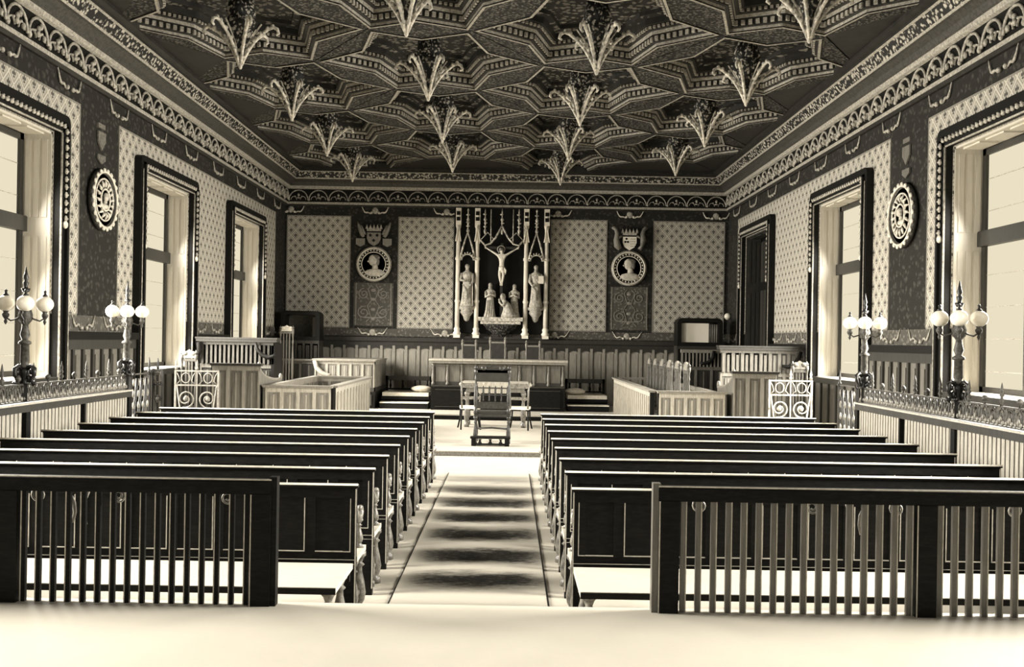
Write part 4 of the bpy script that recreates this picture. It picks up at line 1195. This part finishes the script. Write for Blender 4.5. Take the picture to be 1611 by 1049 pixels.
for g in (-1,1):
    m = MB(); hand(m, (X_+g*.43,Y_+.02,Z_+.99), .028, 0, (g*.5,0,1)); m.build('hand', M['skin'], body_)
t = thing('wooden_cross', 'dark wooden cross behind the pale carved figure of the altarpiece', 'cross', (0,0,0))
MB().box(X_-.035,X_+.035,25.96,26.02,2.54,4.52).build('upright', M['oakd'], t)
MB().box(X_-.47,X_+.47,25.955,26.0,4.36,4.43).build('crossbeam', M['oakd'], t)
def mourner(name, label, x, h, kneel, face, y=25.90):
    m = MB(); z = 2.54
    if not kneel:
        robe(m, x, y, z, h, 1.05, .0, 6)
        arm_(m, [(x+.12*h*face,y-.02,z+.76*h),(x+.14*h*face,y-.08,z+.62*h),(x+.02*face,y-.13,z+.68*h),(x,y-.13,z+.72*h)], .04*h)
        arm_(m, [(x-.12*h*face,y-.02,z+.76*h),(x-.13*h*face,y-.08,z+.60*h),(x,y-.13,z+.66*h),(x,y-.13,z+.70*h)], .04*h)
        hand(m, (x,y-.14,z+.73*h), .026)
        for k in range(4): m.tube([(x-.10+.06*k,y-.10,z+.02),(x-.06+.035*k,y-.085,z+.5*h)], .012, 5)
    else:
        # kneeling, bowed: lower legs folded back, torso leaning forward
        f = face
        n = 16; secs = [(-f*.02,.0,.20,.13),(-f*.02,.06,.20,.13),(0,.14,.16,.12),(f*.02,.24,.12,.11),(f*.04,.34,.10,.10),(f*.09,.42,.085,.08),(f*.13,.47,.045,.045),(f*.15,.50,.032,.032)]
        vs = []
        for i,(dx,dz,rx,ry) in enumerate(secs):
            for j in range(n):
                a_ = 2*PI*j/n; q = 1+.08*max(0,1-i/4)*cos(6*a_+i)
                vs.append((x-dx*0+dx+rx*q*cos(a_), y+ry*q*sin(a_), z+dz))
        m.add(vs, [(i*n+j,i*n+(j+1)%n,(i+1)*n+(j+1)%n,(i+1)*n+j) for i in range(len(secs)-1) for j in range(n)]+[tuple(range(n-1,-1,-1))], 0, True)
        m.ball((x+f*.17,y-.02,z+.55), (.055,.055,.065), 0, 10)
        for q in (-1,1): arm_(m, [(x+f*.08,y+q*.07-.03,z+.42),(x+f*.16,y+q*.06-.05,z+.30),(x+f*.24,y-.04,z+.40),(x+f*.25,y-.04,z+.43)], .034)
        hand(m, (x+f*.25,y-.04,z+.46), .026)
        m.tube([(x-f*.18,y,z+.05),(x-f*.24,y,z+.03)], .04, 6)
    o = m.build(name, M['figure']); tag(o, label, 'statue')
    v = MB()
    if kneel: v.lathe([(.02,.64),(.055,.62),(.075,.56),(.07,.48),(.05,.44)], (x+f*.15,y+.02,z), 12)
    else: v.ball((x,y+.015,z+.95*h), (.06*h,.06*h,.075*h), 0, 10); v.lathe([(.075*h,z+.76*h),(.058*h,z+.86*h),(.055*h,z+.93*h)], (x,y+.03,0), 12)
    v.build('hood', M['figure'] if kneel else M['giltd'], o)
mourner('mourning_figure','standing robed figure with joined hands at the left foot of the cross', W(770,26), .90, False, 1, 25.95)
mourner('mourning_figure','standing robed figure at the right foot of the cross, behind the kneeling one', W(808,26), .88, False, -1, 26.0)
mourner('kneeling_figure','hooded figure kneeling and praying on the right of the altarpiece shelf', W(799,26), .5, True, -1, 25.84)
mourner('kneeling_figure','small robed figure kneeling beside the left mourner on the altarpiece shelf', W(779,26)-.02, .4, True, 1, 25.84) if False else None

# ================================================================== PORTRAIT MEDALLIONS AND ARMS
def medallion(label, M4, R, ornate):
    t = thing('portrait_medallion', label, 'wall medallion', (0,0,0)); t.matrix_world = M4
    # local: disc in the xz plane, facing -y
    RX = Matrix.Rotation(PI/2, 4, 'X')
    m = MB(); m.lathe([(R*.80,.0),(R*1.0,.01),(R*1.04,.05),(R*1.0,.085),(R*.93,.09),(R*.86,.06)], (0,0,0), 40, M=RX); m.build('outer_rim', M['giltd'] if not ornate else M['ceilm'], t)
    m = MB()
    m.tube([(R*.93*cos(2*PI*k/32),-.088,R*.93*sin(2*PI*k/32)) for k in range(32)], .018, 6, closed=True)
    m.tube([(R*.70*cos(2*PI*k/32),-.07,R*.70*sin(2*PI*k/32)) for k in range(32)], .014, 6, closed=True)
    if ornate:
        m.tube([(R*.36*cos(2*PI*k/24),-.085,R*.36*sin(2*PI*k/24)) for k in range(24)], .016, 6, closed=True)
        for k in range(22):
            a = 2*PI*k/22; m.ball((R*.97*cos(a),-.09,R*.97*sin(a)), (.05,.02,.04), 0, 6)
        for k in range(16):
            a = 2*PI*k/16; m.tube([(R*.42*cos(a),-.08,R*.42*sin(a)),(R*.54*cos(a+.12),-.095,R*.54*sin(a+.12)),(R*.66*cos(a+.02),-.08,R*.66*sin(a+.02))], [.012,.026,.012], 5)
    else:
        for k in range(28):
            a = 2*PI*k/28; m.ball((R*.81*cos(a),-.07,R*.81*sin(a)), (.024,.014,.024), 0, 6)
    m.build('bead_ring', M['gilt'], t)
    m = MB(); m.lathe([(.001,.03),(R*.5,.035),(R*.86,.06)][::-1], (0,0,0), 32, M=RX); m.build('field', M['field'] if not ornate else M['carvef'], t)
    # low relief bust in profile
    m = MB(); k = R/.46 * (1.45 if not ornate else .62)
    m.ball((-.01*k,-.09,.07*k), (.085*k,.045,.105*k), 0, 12); m.tube([(-.085*k,-.10,.06*k),(-.11*k,-.10,.035*k)], .014*k, 5)
    m.tube([(.02*k,-.07,.0),(.03*k,-.07,-.09*k)], [.05*k,.06*k], 8); m.ball((.02*k,-.06,-.16*k), (.19*k,.05,.075*k), 0, 12)
    m.build('portrait_bust', M['bust'], t)
    m = MB(); m.ball((.02*k,-.085,.12*k), (.105*k,.04,.06*k), 0, 10); m.ball((.075*k,-.085,.05*k), (.04*k,.035,.08*k), 0, 8); m.build('cap', M['turned'] if not ornate else M['giltd'], t)
    return t
BT = lambda x: Matrix.Translation((x,YB-.012,3.92))
medallion('round portrait medallion on the far wall, left of the altarpiece', BT(-3.69), .46, False)
medallion('round portrait medallion on the far wall, right of the altarpiece', BT(3.17), .46, False)
medallion('ornate round medallion between the windows of the left wall', Matrix.Translation((XL+.012,14.36,3.9)) @ Matrix.Rotation(PI/2,4,'Z'), .44, True)
medallion('ornate round medallion between the windows of the right wall', Matrix.Translation((XR-.012,14.42,3.87)) @ Matrix.Rotation(-PI/2,4,'Z'), .47, True)

def arms(label, x, kind):
    t = thing('coat_of_arms', label, 'coat of arms', (x,YB-.10,4.62))
    sh = [(-.18,.14),(.18,.14),(.185,-.02),(.13,-.14),(0,-.22),(-.13,-.14),(-.185,-.02)]
    m = MB(); m.prism(sh, lambda u,v,k: (u,-.05*k,v)); m.build('shield', M['stone'] if kind else M['oakl'], t)
    c = MB()
    if kind:   # ermine half and small charges
        for i in range(3):
            for j in range(4): c.prism([(.035+i*.05,.10-j*.065),(.025+i*.05,.065-j*.065),(.045+i*.05,.065-j*.065)], lambda u,v,k: (u,-.05-.008*k,v))
        for p_ in ((-.09,.08),(-.12,0),(-.05,0)): c.ball((p_[0],-.055,p_[1]), (.03,.012,.03), 0, 6)
    else:      # three fleurs
        for px_,pz in ((-.09,.06),(.09,.06),(0,-.08)):
            c.ball((px_,-.055,pz+.01), (.016,.012,.045), 0, 6)
            for g in (-1,1): c.tube([(px_,-.055,pz-.02),(px_+g*.03,-.055,pz+.02),(px_+g*.045,-.055,pz)], .010, 5)
            c.box(px_-.03,px_+.03,-.062,-.05,pz-.03,pz-.02)
    c.build('charges', M['ink'], t)
    k_ = MB(); k_.box(-.19,.19,-.04,0,.18,.24)
    for q in range(5): k_.prism([(-.19+q*.095-.04,.24),(-.19+q*.095+.04,.24),(-.19+q*.095,.36)], lambda u,v,k: (u,-.04*k,v))
    k_.build('crown', M['giltd'], t)
    for g in (-1,1):
        s_ = MB()
        if kind:
            s_.tube([(g*.46,-.03,.36),(g*.38,-.04,.34),(g*.34,-.04,.22),(g*.36,-.04,.05),(g*.33,-.04,-.10),(g*.26,-.04,-.20)], [.03,.05,.06,.08,.10 if g < 0 else .05,.06], 8)
            s_.ball((g*.42,-.04,.37), (.07,.03,.045), 0, 8); s_.tube([(g*.3,-.04,.1),(g*.2,-.05,.16)], .03, 6)
        else:
            s_.tube([(g*.44,-.03,.42),(g*.40,-.04,.30),(g*.33,-.04,.12),(g*.28,-.04,.02)], [.015,.05,.06,.04], 8)
            s_.tube([(g*.34,-.03,.34),(g*.30,-.04,.22),(g*.24,-.04,.08)], [.012,.035,.04], 8)
            s_.prism([(g*.24,-.02),(g*.48,-.02),(g*.48,-.18),(g*.36,-.24),(g*.24,-.18)][::g], lambda u,v,k: (u,-.03*k,v))
            s_.ball((g*.28,-.05,.14), (.04,.035,.045), 0, 8)
        s_.build('supporter', M['oakl'] if not (kind and g > 0) else M['turned'], t)
arms('coat of arms with three fleurs above the medallion left of the altarpiece', -3.69, False)
arms('coat of arms with an ermine shield above the medallion right of the altarpiece', 3.17, True)
for X,s,y in ((XL,1,14.36),(XR,-1,14.4)):
    t = thing('painted_arms', 'faint painted emblem above the ornate medallion of the %s wall' % ('left' if s > 0 else 'right'), 'coat of arms', (X,y,4.78))
    m = MB(); sh = [(-.13,.12),(.13,.12),(.13,-.02),(0,-.16),(-.13,-.02)]
    m.prism(sh, lambda u,v,k: (s*(.01+.025*k),u,v)); m.prism([(u,v*.5-.28) for u,v in sh], lambda u,v,k: (s*(.01+.025*k),u,v))
    m.build('shield', M['turned'] if s > 0 else M['oak'], t)
    m = MB().box(*( (0,.03) if s > 0 else (-.03,0)), -.12,.12,.17,.24); m.build('crown', M['turned'] if s > 0 else M['oak'], t)
EXPO=0.0; WORLD=0.74; WINP=740
# ================================================================== CAMERA AND LIGHT
cam = bpy.data.cameras.new('camera'); co = bpy.data.objects.new('camera', cam); C.objects.link(co)
cam.sensor_width = 36; cam.lens = 36*1530/1611
cam.shift_x = 3.5/1611; cam.shift_y = 11.5/1611; cam.clip_end = 200
co.location = (0,0,1.92)
ROLL = math.radians(.95)
co.rotation_euler = (Matrix.Rotation(PI/2, 3, 'X') @ Matrix.Rotation(ROLL, 3, 'Z')).to_euler()
sc = bpy.context.scene; sc.camera = co
sc.view_settings.view_transform = 'Standard'; sc.view_settings.look = 'None'
sc.view_settings.gamma = 1; sc.view_settings.use_curve_mapping = False
sc.view_settings.exposure = EXPO
sc.cycles.use_denoising = True
sc.cycles.max_bounces = 6; sc.cycles.diffuse_bounces = 4
w = bpy.data.worlds.new('daylight'); sc.world = w; w.use_nodes = True
bg = w.node_tree.nodes['Background']; bg.inputs[0].default_value = (1,.95,.84,1); bg.inputs[1].default_value = WORLD
TILT = math.radians(27)
def area(name, loc, rot, sx, sy, power, spread=125):
    l = bpy.data.lights.new(name, 'AREA'); l.shape = 'RECTANGLE'; l.size = sx; l.size_y = sy
    l.energy = power; l.spread = math.radians(spread); l.color = (1,.96,.88)
    o = bpy.data.objects.new(name, l); C.objects.link(o); o.location = loc; o.rotation_euler = rot
    return o
for side in ('left','right'):
    X = XL-.30 if side == 'left' else XR+.30
    for k,(a,b) in enumerate(WIN[side]):
        if side == 'right' and k == 3: continue
        rot = (0, (-PI/2+TILT) if side == 'left' else (PI/2-TILT), 0)
        # daylight enters from above, one soft light per row of panes
        for z in (1.95, 2.9, 3.85):
            area('window_daylight', (X+(.08 if side == 'left' else -.08),(a+b)/2,z), rot, .8, b-a-.7, WINP/3)
